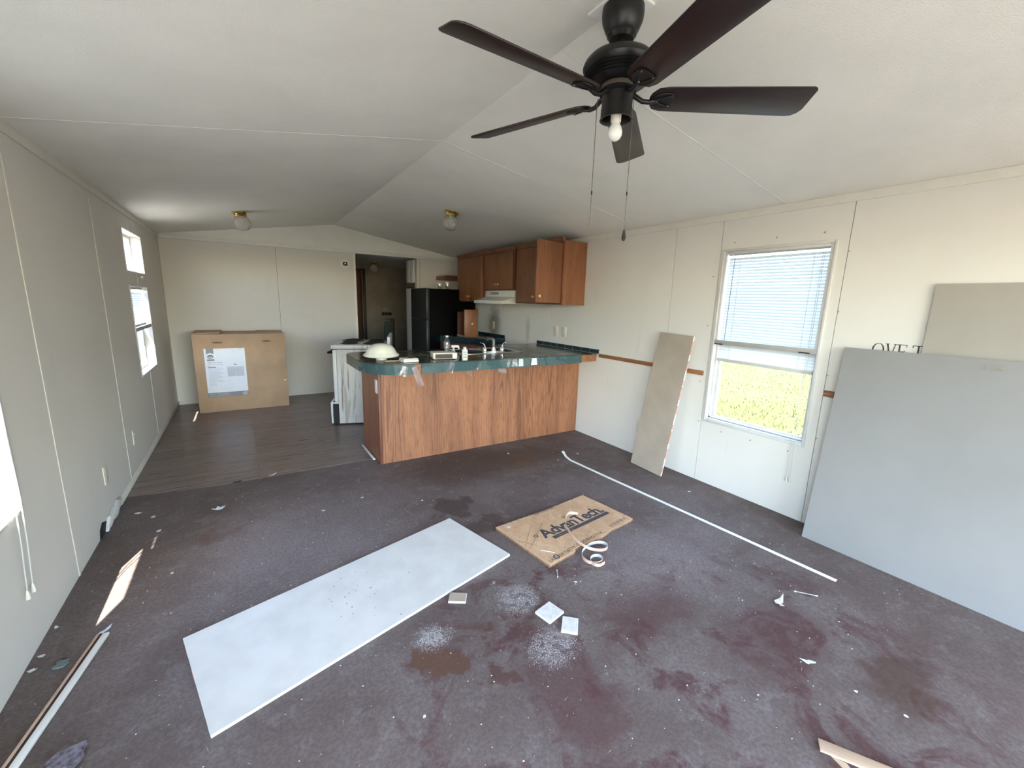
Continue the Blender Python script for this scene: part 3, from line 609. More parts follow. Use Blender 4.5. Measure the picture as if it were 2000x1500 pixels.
for k in range(5):
    ang = math.radians(180 - 72 * k + 2.4)
    R = Matrix.Rotation(ang, 4, 'Z') @ Matrix.Translation((0, 0, -0.285)) @ Matrix.Rotation(math.radians(-15.5), 4, 'X')
    if proto is None:
        b_ = MB().prism(BO, -0.0028, 0.0028)
        blade = obj('blade', b_, 'blade', fan, bevel=0.0018)
        arm = MB().tube([(0.045, 0, 0.020), (0.068, 0, 0.004), (0.088, 0, -0.010), (0.108, 0, -0.012), (0.135, 0, -0.006)], [0.009, 0.0085, 0.008, 0.008, 0.007], 10)
        iron = obj('blade_iron', arm, 'bronze', blade)
        pad = [(x_ - 0.048, y_) for x_, y_ in [(0.165, -0.010), (0.185, -0.030), (0.205, -0.036), (0.232, -0.034), (0.242, -0.022), (0.245, 0.0), (0.242, 0.022), (0.232, 0.034), (0.205, 0.036), (0.185, 0.030), (0.165, 0.010)]]
        obj('iron_pad', MB().prism(pad, -0.0075, -0.003).prism([(0.124, -0.004), (0.190, -0.032), (0.193, -0.026), (0.128, 0.002)], -0.0115, -0.007).prism([(0.124, 0.004), (0.190, 0.032), (0.193, 0.026), (0.128, -0.002)], -0.0115, -0.007), 'bronze', blade, bevel=0.001, seg=1)
        for (px, py) in ((0.184, -0.024), (0.184, 0.024), (0.137, 0.0)):
            obj('screw', MB().lathe([(0.0045, 0.0), (0.0045, -0.0018), (0.002, -0.003)], 10, (px, py, -0.0076)), 'steel_dull', blade)
        blade.matrix_local = R; proto = blade
    else:
        c = copy_tree(proto, fan); c.matrix_local = R
lv = Vector((0.846, -0.532, 0))
for (off, zt, zb, knob) in ((-0.070, -0.285, -0.722, False), (0.058, -0.275, -0.732, True)):
    p = lv * off; rad = p.normalized() * 0.05
    ch = obj('pull_chain', MB().tube([(rad.x, rad.y, zt - 0.006), (p.x, p.y, zt - 0.004), (p.x * 1.01, p.y * 1.01, zt - 0.02), (p.x * 1.02, p.y * 1.02, zb)], 0.0013, 6), 'chain', fan)
    obj('chain_coupler', MB().lathe([(0.0012, 0.008), (0.003, 0.004), (0.003, -0.004), (0.0012, -0.008)], 8, (p.x * 1.015, p.y * 1.015, -0.60)), 'bronze', ch)
    if knob: obj('chain_knob', MB().lathe([(0.001, 0.022), (0.004, 0.012), (0.0075, -0.006), (0.0075, -0.014), (0.004, -0.022), (0.0, -0.023)], 14, (p.x * 1.02, p.y * 1.02, zb - 0.012)), 'black_matte', ch)

# ------------------------------------------------------------------ small globe ceiling lights
def globe_light(x, y, z, label, tilt):
    t_ = thing('ceiling_light', label, 'ceiling light', (x, y, z), 0, 'brass and glass globe ceiling lights')
    t_.rotation_euler = (0, tilt, 0)
    obj('brass_base', MB().lathe([(0.0, 0.002), (0.076, 0.002), (0.076, -0.008), (0.064, -0.014), (0.056, -0.030), (0.060, -0.036), (0.056, -0.044), (0.05, -0.046), (0.0, -0.046)], 36), 'brass', t_)
    obj('glass_globe', MB().lathe([(0.046, -0.042), (0.052, -0.050), (0.072, -0.075), (0.081, -0.105), (0.078, -0.135), (0.064, -0.162), (0.038, -0.178), (0.0, -0.184)], 36), 'globe_glass', t_)
globe_light(0.043, 5.356, 2.2495, 'brass and cut-glass globe light on the ceiling near the cardboard box', -math.atan(SL))
globe_light(1.894, 4.229, ceil_z(1.894) - 0.001, 'brass and cut-glass globe light on the ceiling over the counter', math.atan(SR))
globe_light(2.15, 8.35, 2.083, 'brass and cut-glass globe light in the dim hall', 0)

# ------------------------------------------------------------------ upper cabinets
def knob(parent, loc, rot):
    o = obj('knob', MB().lathe([(0.0, 0.0), (0.008, 0.0), (0.007, 0.010), (0.010, 0.014), (0.016, 0.019), (0.0165, 0.024), (0.011, 0.029), (0.0, 0.030)], 16), 'knob_brass', parent, loc=loc, rot=rot); return o
def wall_cabinet(label, y0, y1, z0, z1, doors, open_near=None):
    x0 = 2.80
    t_ = thing('wall_cabinet', label, 'cabinet', (XR - 0.002, (y0 + y1) / 2, z0)); D = XR - 0.002 - x0; hy = (y1 - y0) / 2; hz = z1 - z0
    th = 0.014; b = MB()
    b.box(-D + 0.018, 0, -hy, -hy + th, 0, hz).box(-D + 0.018, 0, hy - th, hy, 0, hz).box(-D + 0.018, 0, -hy + th, hy - th, 0, th).box(-D + 0.018, 0, -hy + th, hy - th, hz - th, hz).box(-0.006, 0, -hy + th, hy - th, th, hz - th)
    obj('carcass', b, 'oak_cab', t_, bevel=0.001, seg=1)
    obj('shelf', MB().box(-D + 0.03, -0.006, -hy + th, hy - th, hz * .5, hz * .5 + .014), 'oak_cab', t_)
    fr = MB(); s = 0.034
    fr.box(-D, -D + 0.018, -hy, -hy + s, 0, hz).box(-D, -D + 0.018, hy - s, hy, 0, hz).box(-D, -D + 0.018, -hy + s, hy - s, 0, s).box(-D, -D + 0.018, -hy + s, hy - s, hz - s - 0.012, hz)
    obj('face_frame', fr, 'oak_dark', t_, bevel=0.001, seg=1)
    obj('top_rail', MB().prism([(-D - 0.004, hz - 0.012), (-D - 0.022, hz + 0.030), (-D + 0.018, hz + 0.030), (-D + 0.018, hz - 0.012)], -hy, hy, 'XZ'), 'oak_cab', t_)
    dw = (2 * hy - 0.056) / 2 ; dh = hz - 0.05
    for k, sgn in enumerate((-1, 1)):
        d = MB().box(-0.016, 0, -dw if sgn > 0 else 0, 0 if sgn > 0 else dw, 0, dh)   # hinge line at local y=0
        o = obj('door', d, 'oak_cab', t_, loc=(-D - 0.001, sgn * (hy - 0.026), 0.016), bevel=0.002)
        knob(o, (-0.016, (-1 if sgn > 0 else 1) * (dw - 0.032), 0.062), (0, -math.pi / 2, 0))
        if sgn < 0 and open_near: o.rotation_euler = (0, 0, open_near); o.location.x -= 0.004; o.location.z += 0.0
    return t_
wall_cabinet('oak wall cabinet with both doors closed, above the refrigerator end of the counter', 5.17, 6.03, 1.41, 2.055, 2)
wall_cabinet('short oak wall cabinet above the white range hood', 4.405, 5.165, 1.565, 2.055, 2)
wall_cabinet('oak wall cabinet with one door swung open', 3.49, 4.37, 1.41, 2.055, 2, math.radians(106))

# ------------------------------------------------------------------ range hood
hd = thing('range_hood', 'white metal range hood under the short wall cabinet', 'range hood', (XR - 0.002, 4.785, 1.40))
obj('body', MB().prism([(0, 0), (-0.47, 0), (-0.47, 0.032), (-0.30, 0.085), (-0.30, 0.164), (0, 0.164)], -0.372, 0.372, 'XZ'), 'hood', hd, bevel=0.003)
obj('front_lip', MB().box(-0.476, -0.468, -0.374, 0.374, -0.004, 0.036), 'plastic', hd, bevel=0.002)
for k in range(3): obj('vent_grille', MB().box(-0.303, -0.299, 0.02 + k * 0.075, 0.085 + k * 0.075, 0.112, 0.146), 'steel_dull', hd)
obj('switch_plate', MB().box(-0.302, -0.299, -0.18, -0.04, 0.122, 0.14), 'alu', hd)

# ------------------------------------------------------------------ refrigerator
fr = thing('refrigerator', 'black top-freezer refrigerator in the kitchen corner', 'refrigerator', (2.66, 6.27, 0))
obj('cabinet_body', MB().box(-0.335, 0.40, -0.335, 0.335, 0.03, 1.585), 'black', fr, bevel=0.006)
obj('freezer_door', MB().box(-0.402, -0.34, -0.335, 0.335, 1.142, 1.59), 'fridge_door', fr, bevel=0.010)
obj('fridge_door', MB().box(-0.402, -0.34, -0.335, 0.335, 0.07, 1.128), 'fridge_door', fr, bevel=0.010)
obj('door_trim', MB().box(-0.400, -0.342, 0.0, 0.330, 1.129, 1.141), 'steel', fr)
obj('door_gap', MB().box(-0.385, -0.342, -0.325, 0.325, 1.128, 1.142), 'black_matte', fr)
obj('toe_grille', MB().box(-0.35, -0.335, -0.32, 0.32, 0.0, 0.065).box(0.3, 0.38, -0.3, 0.3, 0.0, 0.03), 'black_matte', fr)
for (x, y, h, lb) in ((2.62, 6.30, 0.085, 'small clear glass jar with white lid on the refrigerator'), (2.74, 6.27, 0.10, 'taller clear glass jar on the refrigerator')):
    j = thing('glass_jar', lb, 'jar', (x, y, 1.585))
    obj('jar_body', MB().lathe([(0.0, 0.001), (0.034, 0.001), (0.037, 0.008), (0.037, h * .8), (0.030, h * .88), (0.030, h)], 20), 'clear_plastic', j)
    obj('lid', MB().lathe([(0.0, h), (0.032, h), (0.032, h + 0.014), (0.0, h + 0.014)], 20), 'plastic', j)
sh = thing('wooden_shelf', 'brown wooden shelf on the wall above the refrigerator', 'shelf', (2.93, 6.52, 1.745))
obj('board', MB().box(-0.20, 0.184, -0.17, 0.19, 0.0, 0.062), 'oak_cab', sh, bevel=0.002)
obj('front_edge', MB().box(-0.205, 0.184, -0.176, -0.17, -0.003, 0.066), 'oak_dark', sh)

# ------------------------------------------------------------------ peninsula
pn = thing('peninsula_cabinet', 'oak panelled peninsula base under the green counter', 'cabinet', (2.0, 3.8, 0))
P0 = (2.0, 3.8)
obj('body', MB().box(-1.085, 1.112, -0.282, -0.27, 0.0, 0.834).box(-1.085, -1.07, -0.27, 0.30, 0, 0.834).box(-1.07, 0.50, 0.285, 0.30, 0, 0.834).box(0.50, 0.515, 0.285, 0.56, 0, 0.834).box(0.515, 1.112, 0.545, 0.56, 0, 0.834).box(1.10, 1.112, -0.27, 0.545, 0, 0.834).box(-1.07, 1.10, -0.27, 0.285, 0.06, 0.075), 'oak_side', pn)
obj('front_panel', MB().box(0.926 - 2.0, XR - 2.003, 3.510 - 3.8, 3.518 - 3.8, 0.002, 0.834), 'oak', pn)
obj('side_panel', MB().box(0.905 - 2.0, 0.915 - 2.0, 3.530 - 3.8, 4.10 - 3.8, 0.002, 0.834), 'oak_side', pn)
obj('corner_post', MB().box(0.902 - 2.0, 0.928 - 2.0, 3.507 - 3.8, 3.532 - 3.8, 0.0, 0.834), 'oak_dark', pn, bevel=0.003)
ct = thing('countertop', 'dark green tiled peninsula countertop with a rounded end', 'countertop', (2.0, 3.8, 0.835))
def corner(x, y, rx, ry, a0, a1, n=12):
    return [(x + rx * math.cos(math.radians(a0 + (a1 - a0) * i / n)), y + ry * math.sin(math.radians(a0 + (a1 - a0) * i / n))) for i in range(n + 1)]
def top_poly(ins):
    L = 0.765 + ins; F = 3.235 + ins
    return [(1.75, 4.15 - ins)] + [(0.765 + 0.12, 4.15 - ins)] + corner(0.885, 4.03, 0.12 - ins, 0.12 - ins, 90, 180, 5)[1:] + corner(1.065, 3.62, 0.30 - ins, 0.385 - ins, 180, 270, 14) + [(1.75, F)]
SX0, SX1, SY0, SY1 = 1.75, 2.40, 3.62, 4.03
def slab(ins, z0, z1, xr):
    m = MB(); loc = lambda poly: [(x - 2.0, y - 3.8) for x, y in poly]
    m.prism(loc(top_poly(ins)), z0, z1)
    m.box(SX0 - 2, SX1 - 2, 3.235 + ins - 3.8, SY0 - 3.8, z0, z1).box(SX0 - 2, SX1 - 2, SY1 - 3.8, 4.15 - ins - 3.8, z0, z1)
    m.prism(loc([(SX1, 3.235 + ins), (xr, 3.235 + ins), (xr, 4.37), (2.5, 4.37), (2.5, 4.15 - ins), (SX1, 4.15 - ins)]), z0, z1)
    return m
obj('plywood_core', slab(0.010, 0.0, 0.072, XR - 0.003), 'oak_rail', ct, smooth=False)
obj('tile_surface', slab(0.0, 0.0722, 0.080, XR - 0.003), 'green_top', ct, smooth=False)
# edge strips: rounded end, then two straight lengths; gaps show the wood
path = [(0.765, 4.05)] + corner(1.065, 3.62, 0.30, 0.385, 180, 270, 16) + [(1.10, 3.235), (1.125, 3.235)]
def edge(pts, nm='edge_strip'):
    m = MB(); n = len(pts)
    ofs = []
    for i in range(n):
        a = Vector(pts[max(0, i - 1)]); b = Vector(pts[min(n - 1, i + 1)]); d = (b - a).normalized(); nrm = Vector((d.y, -d.x)); ofs.append((Vector(pts[i]) - nrm * -0.0, Vector(pts[i]) - nrm * 0.0095))
    for (p, q) in ofs:
        for (u, z) in ((p, -0.008), (q, -0.008), (q, 0.072), (p, 0.072)): m.v.append((u[0] - 2.0, u[1] - 3.8, z))
    for j in range(n - 1):
        a = 4 * j; b = a + 4
        for i in range(4): i2 = (i + 1) % 4; m.f.append((a + i, a + i2, b + i2, b + i))
    m.f.append((3, 2, 1, 0)); e = 4 * (n - 1); m.f.append((e, e + 1, e + 2, e + 3))
    return obj(nm, m, 'green_edge', ct)
edge(path); edge([(1.185, 3.235), (1.80, 3.235), (2.36, 3.235)]); edge([(2.3635, 3.235), (2.6, 3.235), (2.90, 3.235)])
ty = [3.205, 3.345, 3.485, 3.625, 3.765, 3.905, 4.045, 4.185, 4.325]
for i in range(len(ty) - 1):
    obj('splash_tile', MB().box(XR - 0.012 - 2, XR - 2.001, ty[i] + 0.0015 - 3.8, ty[i + 1] - 0.0015 - 3.8, 0.082, 0.124), 'green_splash', ct, bevel=0.0015, seg=1)
obj('grout_line', MB().box(XR - 0.010 - 2, XR - 2.0005, 3.205 - 3.8, 4.325 - 3.8, 0.080, 0.120), 'grout', ct)
# tape and plastic film remnants on the edge
def film(x, y, w_, h, ang, mat='clear_film', z=0.0, nm='film_scrap'):
    m = MB(); n = 6
    for i in range(n):
        for j in range(n):
            u, v_ = i / (n - 1), j / (n - 1)
            m.v.append(((u - .5) * w_ * (1 + .3 * (v_ - .5)), -0.0015 - 0.006 * abs(noise.noise(Vector((x * 9 + u * 3, v_ * 3, y)))), -v_ * h))
    for i in range(n - 1):
        for j in range(n - 1): m.f.append((i * n + j, i * n + j + 1, (i + 1) * n + j + 1, (i + 1) * n + j))
    return obj(nm, m, mat, ct, loc=(x - 2.0, y - 3.8, z), rot=(0, ang, 0))
film(1.12, 3.231, 0.05, 0.175, -0.35, z=0.055); film(1.05, 3.232, 0.05, 0.08, 0.3, z=0.06); film(1.46, 3.2335, 0.05, 0.09, 0.35, z=0.075)
film(1.72, 3.2335, 0.03, 0.08, 0.2, z=0.07); film(2.02, 3.2335, 0.035, 0.07, 0.1, z=0.07); film(1.95, 3.2335, 0.09, 0.05, 0.1, z=0.0, nm='film_scrap'); film(1.62, 3.2335, 0.05, 0.05, 0.2, z=-0.005)
film(2.15, 3.2335, 0.05, 0.068, 0.0, 'tape_white', 0.07, 'tape_scrap'); film(2.30, 3.2335, 0.062, 0.066, 0.0, 'paper', 0.071, 'tape_scrap'); film(2.08, 3.2335, 0.06, 0.065, 0.0, 'clear_film', 0.07, 'tape_scrap')
# sink and faucet
sk = thing('kitchen_sink', 'stainless steel kitchen sink set into the green counter', 'sink', (2.075, 3.825, 0.915))
obj('rim', frame_rect(MB(), 0, 0.004, -0.325, 0.325, -0.205, 0.205, 0.028), 'steel', sk, rot=(0, -math.pi / 2, math.pi / 2), bevel=0.0015) if False else None
rm = MB(); rm.box(-0.345, 0.345, -0.225, -0.175, 0.0005, 0.006).box(-0.345, 0.345, 0.185, 0.225, 0.0005, 0.006).box(-0.345, -0.295, -0.175, 0.185, 0.0005, 0.006).box(0.295, 0.345, -0.175, 0.185, 0.0005, 0.006).box(-0.02, 0.02, -0.175, 0.185, 0.0005, 0.006)
obj('rim', rm, 'steel', sk, bevel=0.0015)
for (a, b) in ((-0.297, -0.018), (0.018, 0.297)):
    bs = MB(); bs.box(a, a + .003, -.177, .187, -.16, .002).box(b - .003, b, -.177, .187, -.16, .002).box(a, b, -.177, -.174, -.16, .002).box(a, b, .184, .187, -.16, .002).box(a, b, -.177, .187, -.163, -.16)
    obj('basin', bs, 'steel', sk)
fc = thing('kitchen_faucet', 'chrome two-handle faucet with a grey pull-out spout', 'faucet', (2.09, 3.655 - 0.008, 0.921))
obj('base_plate', MB().prism(corner(-0.10, 0, 0.026, 0.026, 90, 270, 8) + corner(0.10, 0, 0.026, 0.026, -90, 90, 8), 0.0, 0.014), 'steel', fc, bevel=0.003)
obj('spout_base', MB().lathe([(0.0, 0.013), (0.024, 0.013), (0.022, 0.03), (0.020, 0.052), (0.016, 0.056), (0, 0.056)], 20), 'steel', fc)
obj('spout', MB().tube([(0, 0, 0.05), (0, 0, 0.11), (0, 0.004, 0.122), (0, 0.02, 0.132), (0, 0.10, 0.128), (0, 0.13, 0.115)], [0.015, 0.0145, 0.0145, 0.0145, 0.014, 0.013], 14), 'spout_grey', fc)
for s in (-1, 1):
    h = obj('handle', MB().lathe([(0.0, 0.013), (0.021, 0.013), (0.023, 0.024), (0.017, 0.045), (0.012, 0.06), (0, 0.062)], 18, (s * 0.10, 0, 0)), 'steel', fc)
    obj('lever', MB().tube([(s * 0.10, 0, 0.045), (s * 0.105, 0, 0.078), (s * 0.125, 0, 0.096), (s * 0.152, 0, 0.100)], [0.010, 0.008, 0.006, 0.005], 10), 'steel', h)
# things standing on the peninsula
lp = thing('lamp_shade', 'white alabaster glass lamp shade lying dome-up on the counter', 'lamp shade', (0.955, 3.57, 0.915))
obj('neck', MB().lathe([(0.0, 0.0005), (0.046, 0.0005), (0.046, 0.03), (0.0, 0.03)], 32), 'shade', lp)
obj('dome', MB().lathe([(0.0, 0.030), (0.10, 0.026), (0.140, 0.028), (0.147, 0.036), (0.142, 0.046), (0.126, 0.056), (0.120, 0.070), (0.108, 0.093), (0.087, 0.115), (0.056, 0.130), (0.02, 0.136), (0.0, 0.1365)], 56), 'shade', lp)
sd = thing('smoke_detector', 'small white boxy smoke detector lying beside the lamp shade', 'smoke detector', (1.12, 3.355, 0.915), 0.1)
obj('housing', MB().box(-0.066, 0.066, -0.055, 0.055, 0.0005, 0.022), 'plastic', sd, bevel=0.007)
obj('base_ring', MB().box(-0.062, 0.062, -0.05, 0.05, 0.0215, 0.032), 'almond', sd, bevel=0.004)
obj('cover_slot', MB().box(0.0, 0.045, -0.02, 0.02, 0.0315, 0.034), 'black_matte', sd)
tag(obj('wood_shim', MB().prism([(-0.06, -0.012), (0.05, -0.02), (0.055, 0.018), (-0.055, 0.012)], 0.0005, 0.007), 'lath', loc=(1.005, 3.43, 0.915), bevel=0.001), 'thin tan wood shim beside the lamp shade on the counter', 'shim')
rd = thing('clock_radio', 'small off-white box with a dark window on the counter', 'clock radio', (1.455, 3.40, 0.915), -0.2)
obj('case', MB().prism([(-0.105, 0.004), (0.105, 0.004), (0.108, 0.060), (-0.108, 0.060)], -0.045, 0.11, 'XZ'), 'almond', rd, bevel=0.008)
obj('display_window', MB().box(-0.088, 0.06, -0.049, -0.044, 0.012, 0.05), 'trim_dark', rd)
obj('end_cap', MB().box(0.062, 0.098, -0.050, -0.044, 0.01, 0.054), 'plastic', rd, bevel=0.002)
obj('feet', MB().box(-0.09, -0.07, -0.03, 0.09, 0.0003, 0.005).box(0.07, 0.09, -0.03, 0.09, 0.0003, 0.005), 'black_matte', rd)
wb = thing('water_bottle', 'empty clear plastic water bottle behind the clock radio', 'bottle', (1.645, 3.78, 0.915))
obj('bottle_body', MB().lathe([(0.0, 0.001), (0.028, 0.001), (0.031, 0.008), (0.029, 0.03), (0.031, 0.05), (0.033, 0.085), (0.031, 0.11), (0.024, 0.135), (0.014, 0.152), (0.013, 0.158)], 24), 'clear_plastic', wb)
obj('cap', MB().lathe([(0.0, 0.156), (0.0145, 0.156), (0.0145, 0.172), (0.0, 0.172)], 20), 'plastic', wb)
nz = thing('spray_nozzle', 'white plastic trigger nozzle lying beside the water bottle', 'nozzle', (1.735, 3.80, 0.915), -0.2)
obj('nozzle_body', MB().prism([(-0.035, 0.050), (-0.035, 0.075), (0.035, 0.075), (0.045, 0.06), (0.048, 0.035), (0.036, 0.035), (0.03, 0.05)], -0.012, 0.012, 'XZ'), 'plastic', nz, bevel=0.003)
obj('collar', MB().lathe([(0.0, 0.0005), (0.018, 0.0005), (0.018, 0.022), (0.012, 0.026), (0.010, 0.055), (0, 0.055)], 18, (-0.012, 0, 0)), 'plastic', nz)
sp = thing('spray_bottle', 'short white capped bottle with printed label near the counter edge', 'bottle', (1.598, 3.29, 0.915))
obj('bottle_body', MB().lathe([(0.0, 0.0005), (0.024, 0.0005), (0.0255, 0.004), (0.0255, 0.083), (0.022, 0.090), (0.014, 0.094), (0, 0.094)], 26), 'plastic', sp)
obj('cap', MB().lathe([(0.0, 0.093), (0.0145, 0.093), (0.0145, 0.112), (0.010, 0.115), (0, 0.115)], 22), 'alu', sp)
lbm = MB()
for r in range(3):
    for a in (-95, -75, -115): lbm.box(-0.003, 0.003, -0.0262, -0.0254, 0.022 + r * 0.021, 0.034 + r * 0.021, Matrix.Rotation(math.radians(a + 90 - 10), 4, 'Z'))
obj('label_print', lbm, 'ink_grey', sp)
tag(obj('black_clip', MB().tube([(0, 0, 0.001), (0.002, 0, 0.018), (0.010, 0, 0.022), (0.016, 0, 0.016), (0.016, 0, 0.004), (0.006, 0.012, 0.003), (-0.006, 0.010, 0.006), (-0.004, 0, 0.02)], 0.0028, 8), 'black_matte', loc=(1.255, 3.31, 0.917)), 'small black plastic clip on the green counter', 'clip')

# ------------------------------------------------------------------ second counter
k2 = thing('corner_base_cabinet', 'dark oak base cabinet between the range gap and refrigerator', 'cabinet', (2.8, 5.5, 0))
obj('body', MB().prism([(0.31, -0.36), (0.02, -0.36), (-0.34, 0.24), (-0.34, 0.40), (0.31, 0.40)], 0.0, 0.834), 'oak_dark', k2)
obj('door_face', MB().prism([(0.0, -0.345), (-0.325, 0.20), (-0.335, 0.195), (-0.01, -0.352)], 0.1, 0.80), 'oak_cab', k2)
c2 = thing('countertop', 'short dark green countertop with the loose drawer on it', 'countertop', (2.8, 5.5, 0.835))
pl = [(0.314, -0.39), (-0.02, -0.39), (-0.40, 0.26), (-0.40, 0.41), (0.314, 0.41)]
pi_ = [(0.310, -0.375), (-0.01, -0.375), (-0.385, 0.265), (-0.385, 0.405), (0.31, 0.405)]
obj('plywood_core', MB().prism(pi_, 0.0, 0.072), 'oak_dark', c2, smooth=False)
obj('tile_surface', MB().prism(pl, 0.0722, 0.080), 'green_top', c2, smooth=False)
for (p, q) in ((pl[0], pl[1]), (pl[1], pl[2]), (pl[2], pl[3])):
    d = (Vector(q) - Vector(p)).normalized(); nn = Vector((-d.y, d.x)) * -0.0   # face on the outline
    inn = Vector((d.y, -d.x)) * 0.009
    obj('edge_strip', MB().prism([p, q, (q[0] + inn.x, q[1] + inn.y), (p[0] + inn.x, p[1] + inn.y)], -0.008, 0.072), 'green_splash', c2)
ty = [-0.385, -0.245, -0.105, 0.035, 0.175, 0.315, 0.405]
for i in range(len(ty) - 1):
    obj('splash_tile', MB().box(0.302, 0.3145, ty[i] + 0.0015, ty[i + 1] - 0.0015, 0.081, 0.122), 'green_splash', c2, bevel=0.0015, seg=1)
# loose drawer standing on its side
dr = thing('loose_drawer', 'dark wooden drawer standing on its side on the short counter', 'drawer', (2.695, 5.36, 0.916), -0.1)
obj('drawer_front', MB().box(-0.10, 0.10, -0.012, 0.006, 0.0, 0.385), 'oak_cab', dr, bevel=0.002)
db = MB(); db.box(-0.085, 0.085, 0.006, 0.33, 0.02, 0.032).box(-0.085, 0.085, 0.006, 0.33, 0.338, 0.35).box(-0.085, 0.085, 0.318, 0.33, 0.032, 0.338).box(0.079, 0.085, 0.006, 0.318, 0.032, 0.338)
obj('drawer_box', db, 'oak_dark', dr)
obj('support_edge', MB().box(-0.09, 0.09, 0.006, 0.33, 0.0, 0.02), 'lath', dr)
knob(dr, (0.01, -0.012, 0.19), (math.pi / 2, 0, 0))

# ------------------------------------------------------------------ stove
st = thing('kitchen_stove', 'grimy white freestanding electric stove pulled out behind the peninsula', 'stove', (0.79, 4.89, 0), math.radians(-18.5))
W, D = 0.70, 0.60     # local y = width, local x = depth (front at x=0)
obj('body', MB().box(0.03, D, 0.004, W - 0.004, 0.02, 0.862), 'stove', st, bevel=0.004)
obj('cooktop', MB().box(-0.022, D, -0.006, W + 0.006, 0.866, 0.908), 'stove', st, bevel=0.006)
obj('seam_shadow', MB().box(-0.01, D - 0.01, 0.0, W, 0.860, 0.868), 'black_matte', st)
obj('back_guard', MB().box(D - 0.035, D, -0.004, W + 0.004, 0.905, 1.0), 'stove_white', st, bevel=0.010)
obj('oven_door', MB().box(-0.012, 0.028, 0.004, W - 0.004, 0.27, 0.855), 'stove_white', st, bevel=0.006)
obj('oven_handle', MB().tube([(-0.012, 0.06, 0.825), (-0.05, 0.06, 0.825), (-0.05, W - 0.06, 0.825), (-0.012, W - 0.06, 0.825)], 0.011, 10), 'black', st)
obj('handle_end', MB().box(-0.062, -0.012, 0.0, 0.03, 0.815, 0.838), 'black', st, bevel=0.004)
obj('storage_drawer', MB().box(-0.055, -0.035, 0.006, W - 0.006, 0.025, 0.27).box(-0.05, 0.03, 0.006, 0.012, 0.25, 0.268), 'stove_white', st, bevel=0.004)
obj('drawer_cavity', MB().box(-0.03, 0.032, 0.012, W - 0.012, 0.02, 0.262), 'black_matte', st)
obj('side_frame', MB().box(0.09, 0.093, 0.001, 0.0045, 0.10, 0.80).box(0.09, D - .05, 0.001, 0.0045, 0.797, 0.80).box(0.09, D - .05, 0.001, 0.0045, 0.098, 0.101), 'steel_dull', st)
for (bx, by, r) in ((0.15, 0.18, 0.085), (0.15, 0.52, 0.105), (0.42, 0.18, 0.105), (0.42, 0.52, 0.085)):
    br = obj('burner', MB().lathe([(0.0, 0.0), (r * 1.18, 0.0), (r * 1.2, 0.004), (r * 1.1, 0.005), (r * 1.0, 0.001), (0, 0.001)], 28, (bx, by, 0.9075)), 'burner', st)
    co_ = []
    for i in range(72):
        a = i / 71 * 2 * math.pi * 3.3; rr = 0.02 + (r - 0.02) * i / 71; co_.append((bx + rr * math.cos(a), by + rr * math.sin(a), 0.921))
    obj('coil', MB().tube(co_, 0.0055, 6), 'burner', br)
for k, yy in enumerate((0.2, 0.32, 0.44)): obj('control_knob', MB().lathe([(0.016, 0.0), (0.015, 0.018), (0.0, 0.02)], 14), 'black', st, loc=(D - 0.035, yy, 0.955), rot=(0, -math.pi / 2, 0))

# ------------------------------------------------------------------ cardboard box
bx = thing('cardboard_box', 'large brown cardboard vanity carton with a white product label', 'box', (-0.063, 6.105, 0.003))
hw_, dp, hz = 0.478, 0.56, 0.945
obj('carton', MB().box(-hw_, hw_, 0.0, dp, 0.0, hz), 'cardboard', bx, bevel=0.004)
obj('top_flap', MB().prism([(-hw_ + 0.004, hz + 0.001), (-0.205, hz + 0.010), (-0.20, hz + 0.018), (-hw_ + 0.004, hz + 0.012)], 0.02, dp - 0.02, 'XZ'), 'cardboard', bx)
obj('top_flap', MB().prism([(0.18, hz + 0.004), (hw_ - 0.004, hz + 0.001), (hw_ - 0.004, hz + 0.006), (0.18, hz + 0.009)], 0.02, dp - 0.02, 'XZ'), 'cardboard', bx)
for (cx, cz, ww) in ((-0.235, 0.846, 0.052), (0.272, 0.852, 0.048)):
    obj('hand_hole', MB().prism([(cx + ww * math.cos(a * math.pi / 10), cz + 0.011 * math.sin(a * math.pi / 10)) for a in range(20)], -0.0008, 0.0006, 'XZ'), 'cardboard_dark', bx)
obj('tape_tab', MB().box(0.437, 0.462, -0.001, 0.0005, 0.338, 0.352), 'paper', bx)
# label, slightly turned
lb = obj('product_label', MB().box(0, 0.41, -0.0016, -0.0004, 0, 0.59), 'paper', bx, loc=(-0.377, 0, 0.185)); lb['label'] = 'white printed product label'
def ink(nm, x0, x1, z0, z1, mat): return obj(nm, MB().box(x0, x1, -0.0026, -0.0014, z0, z1), mat, lb)
ink('footer_band', 0.0, 0.41, 0.0, 0.055, 'ink_grey'); 
obj('logo_ribbon', MB().prism([(0.022, 0.59), (0.022, 0.525), (0.058, 0.54), (0.094, 0.525), (0.094, 0.59)], -0.0026, -0.0014, 'XZ'), 'ink_grey', lb)
obj('house_logo', MB().prism([(0.030, 0.488), (0.030, 0.506), (0.060, 0.518), (0.088, 0.506), (0.088, 0.478), (0.080, 0.478), (0.080, 0.500), (0.036, 0.500), (0.036, 0.488)], -0.0026, -0.0014, 'XZ').box(0.034, 0.074, -0.0026, -0.0014, 0.486, 0.494).box(0.030, 0.076, -0.0026, -0.0014, 0.474, 0.481), 'ink_dark', lb)
ink('logo_bar', 0.024, 0.096, 0.444, 0.464, 'ink_grey'); ink('code_bar', 0.026, 0.105, 0.360, 0.371, 'ink_grey'); ink('corner_mark', 0.335, 0.395, 0.577, 0.582, 'ink_light')
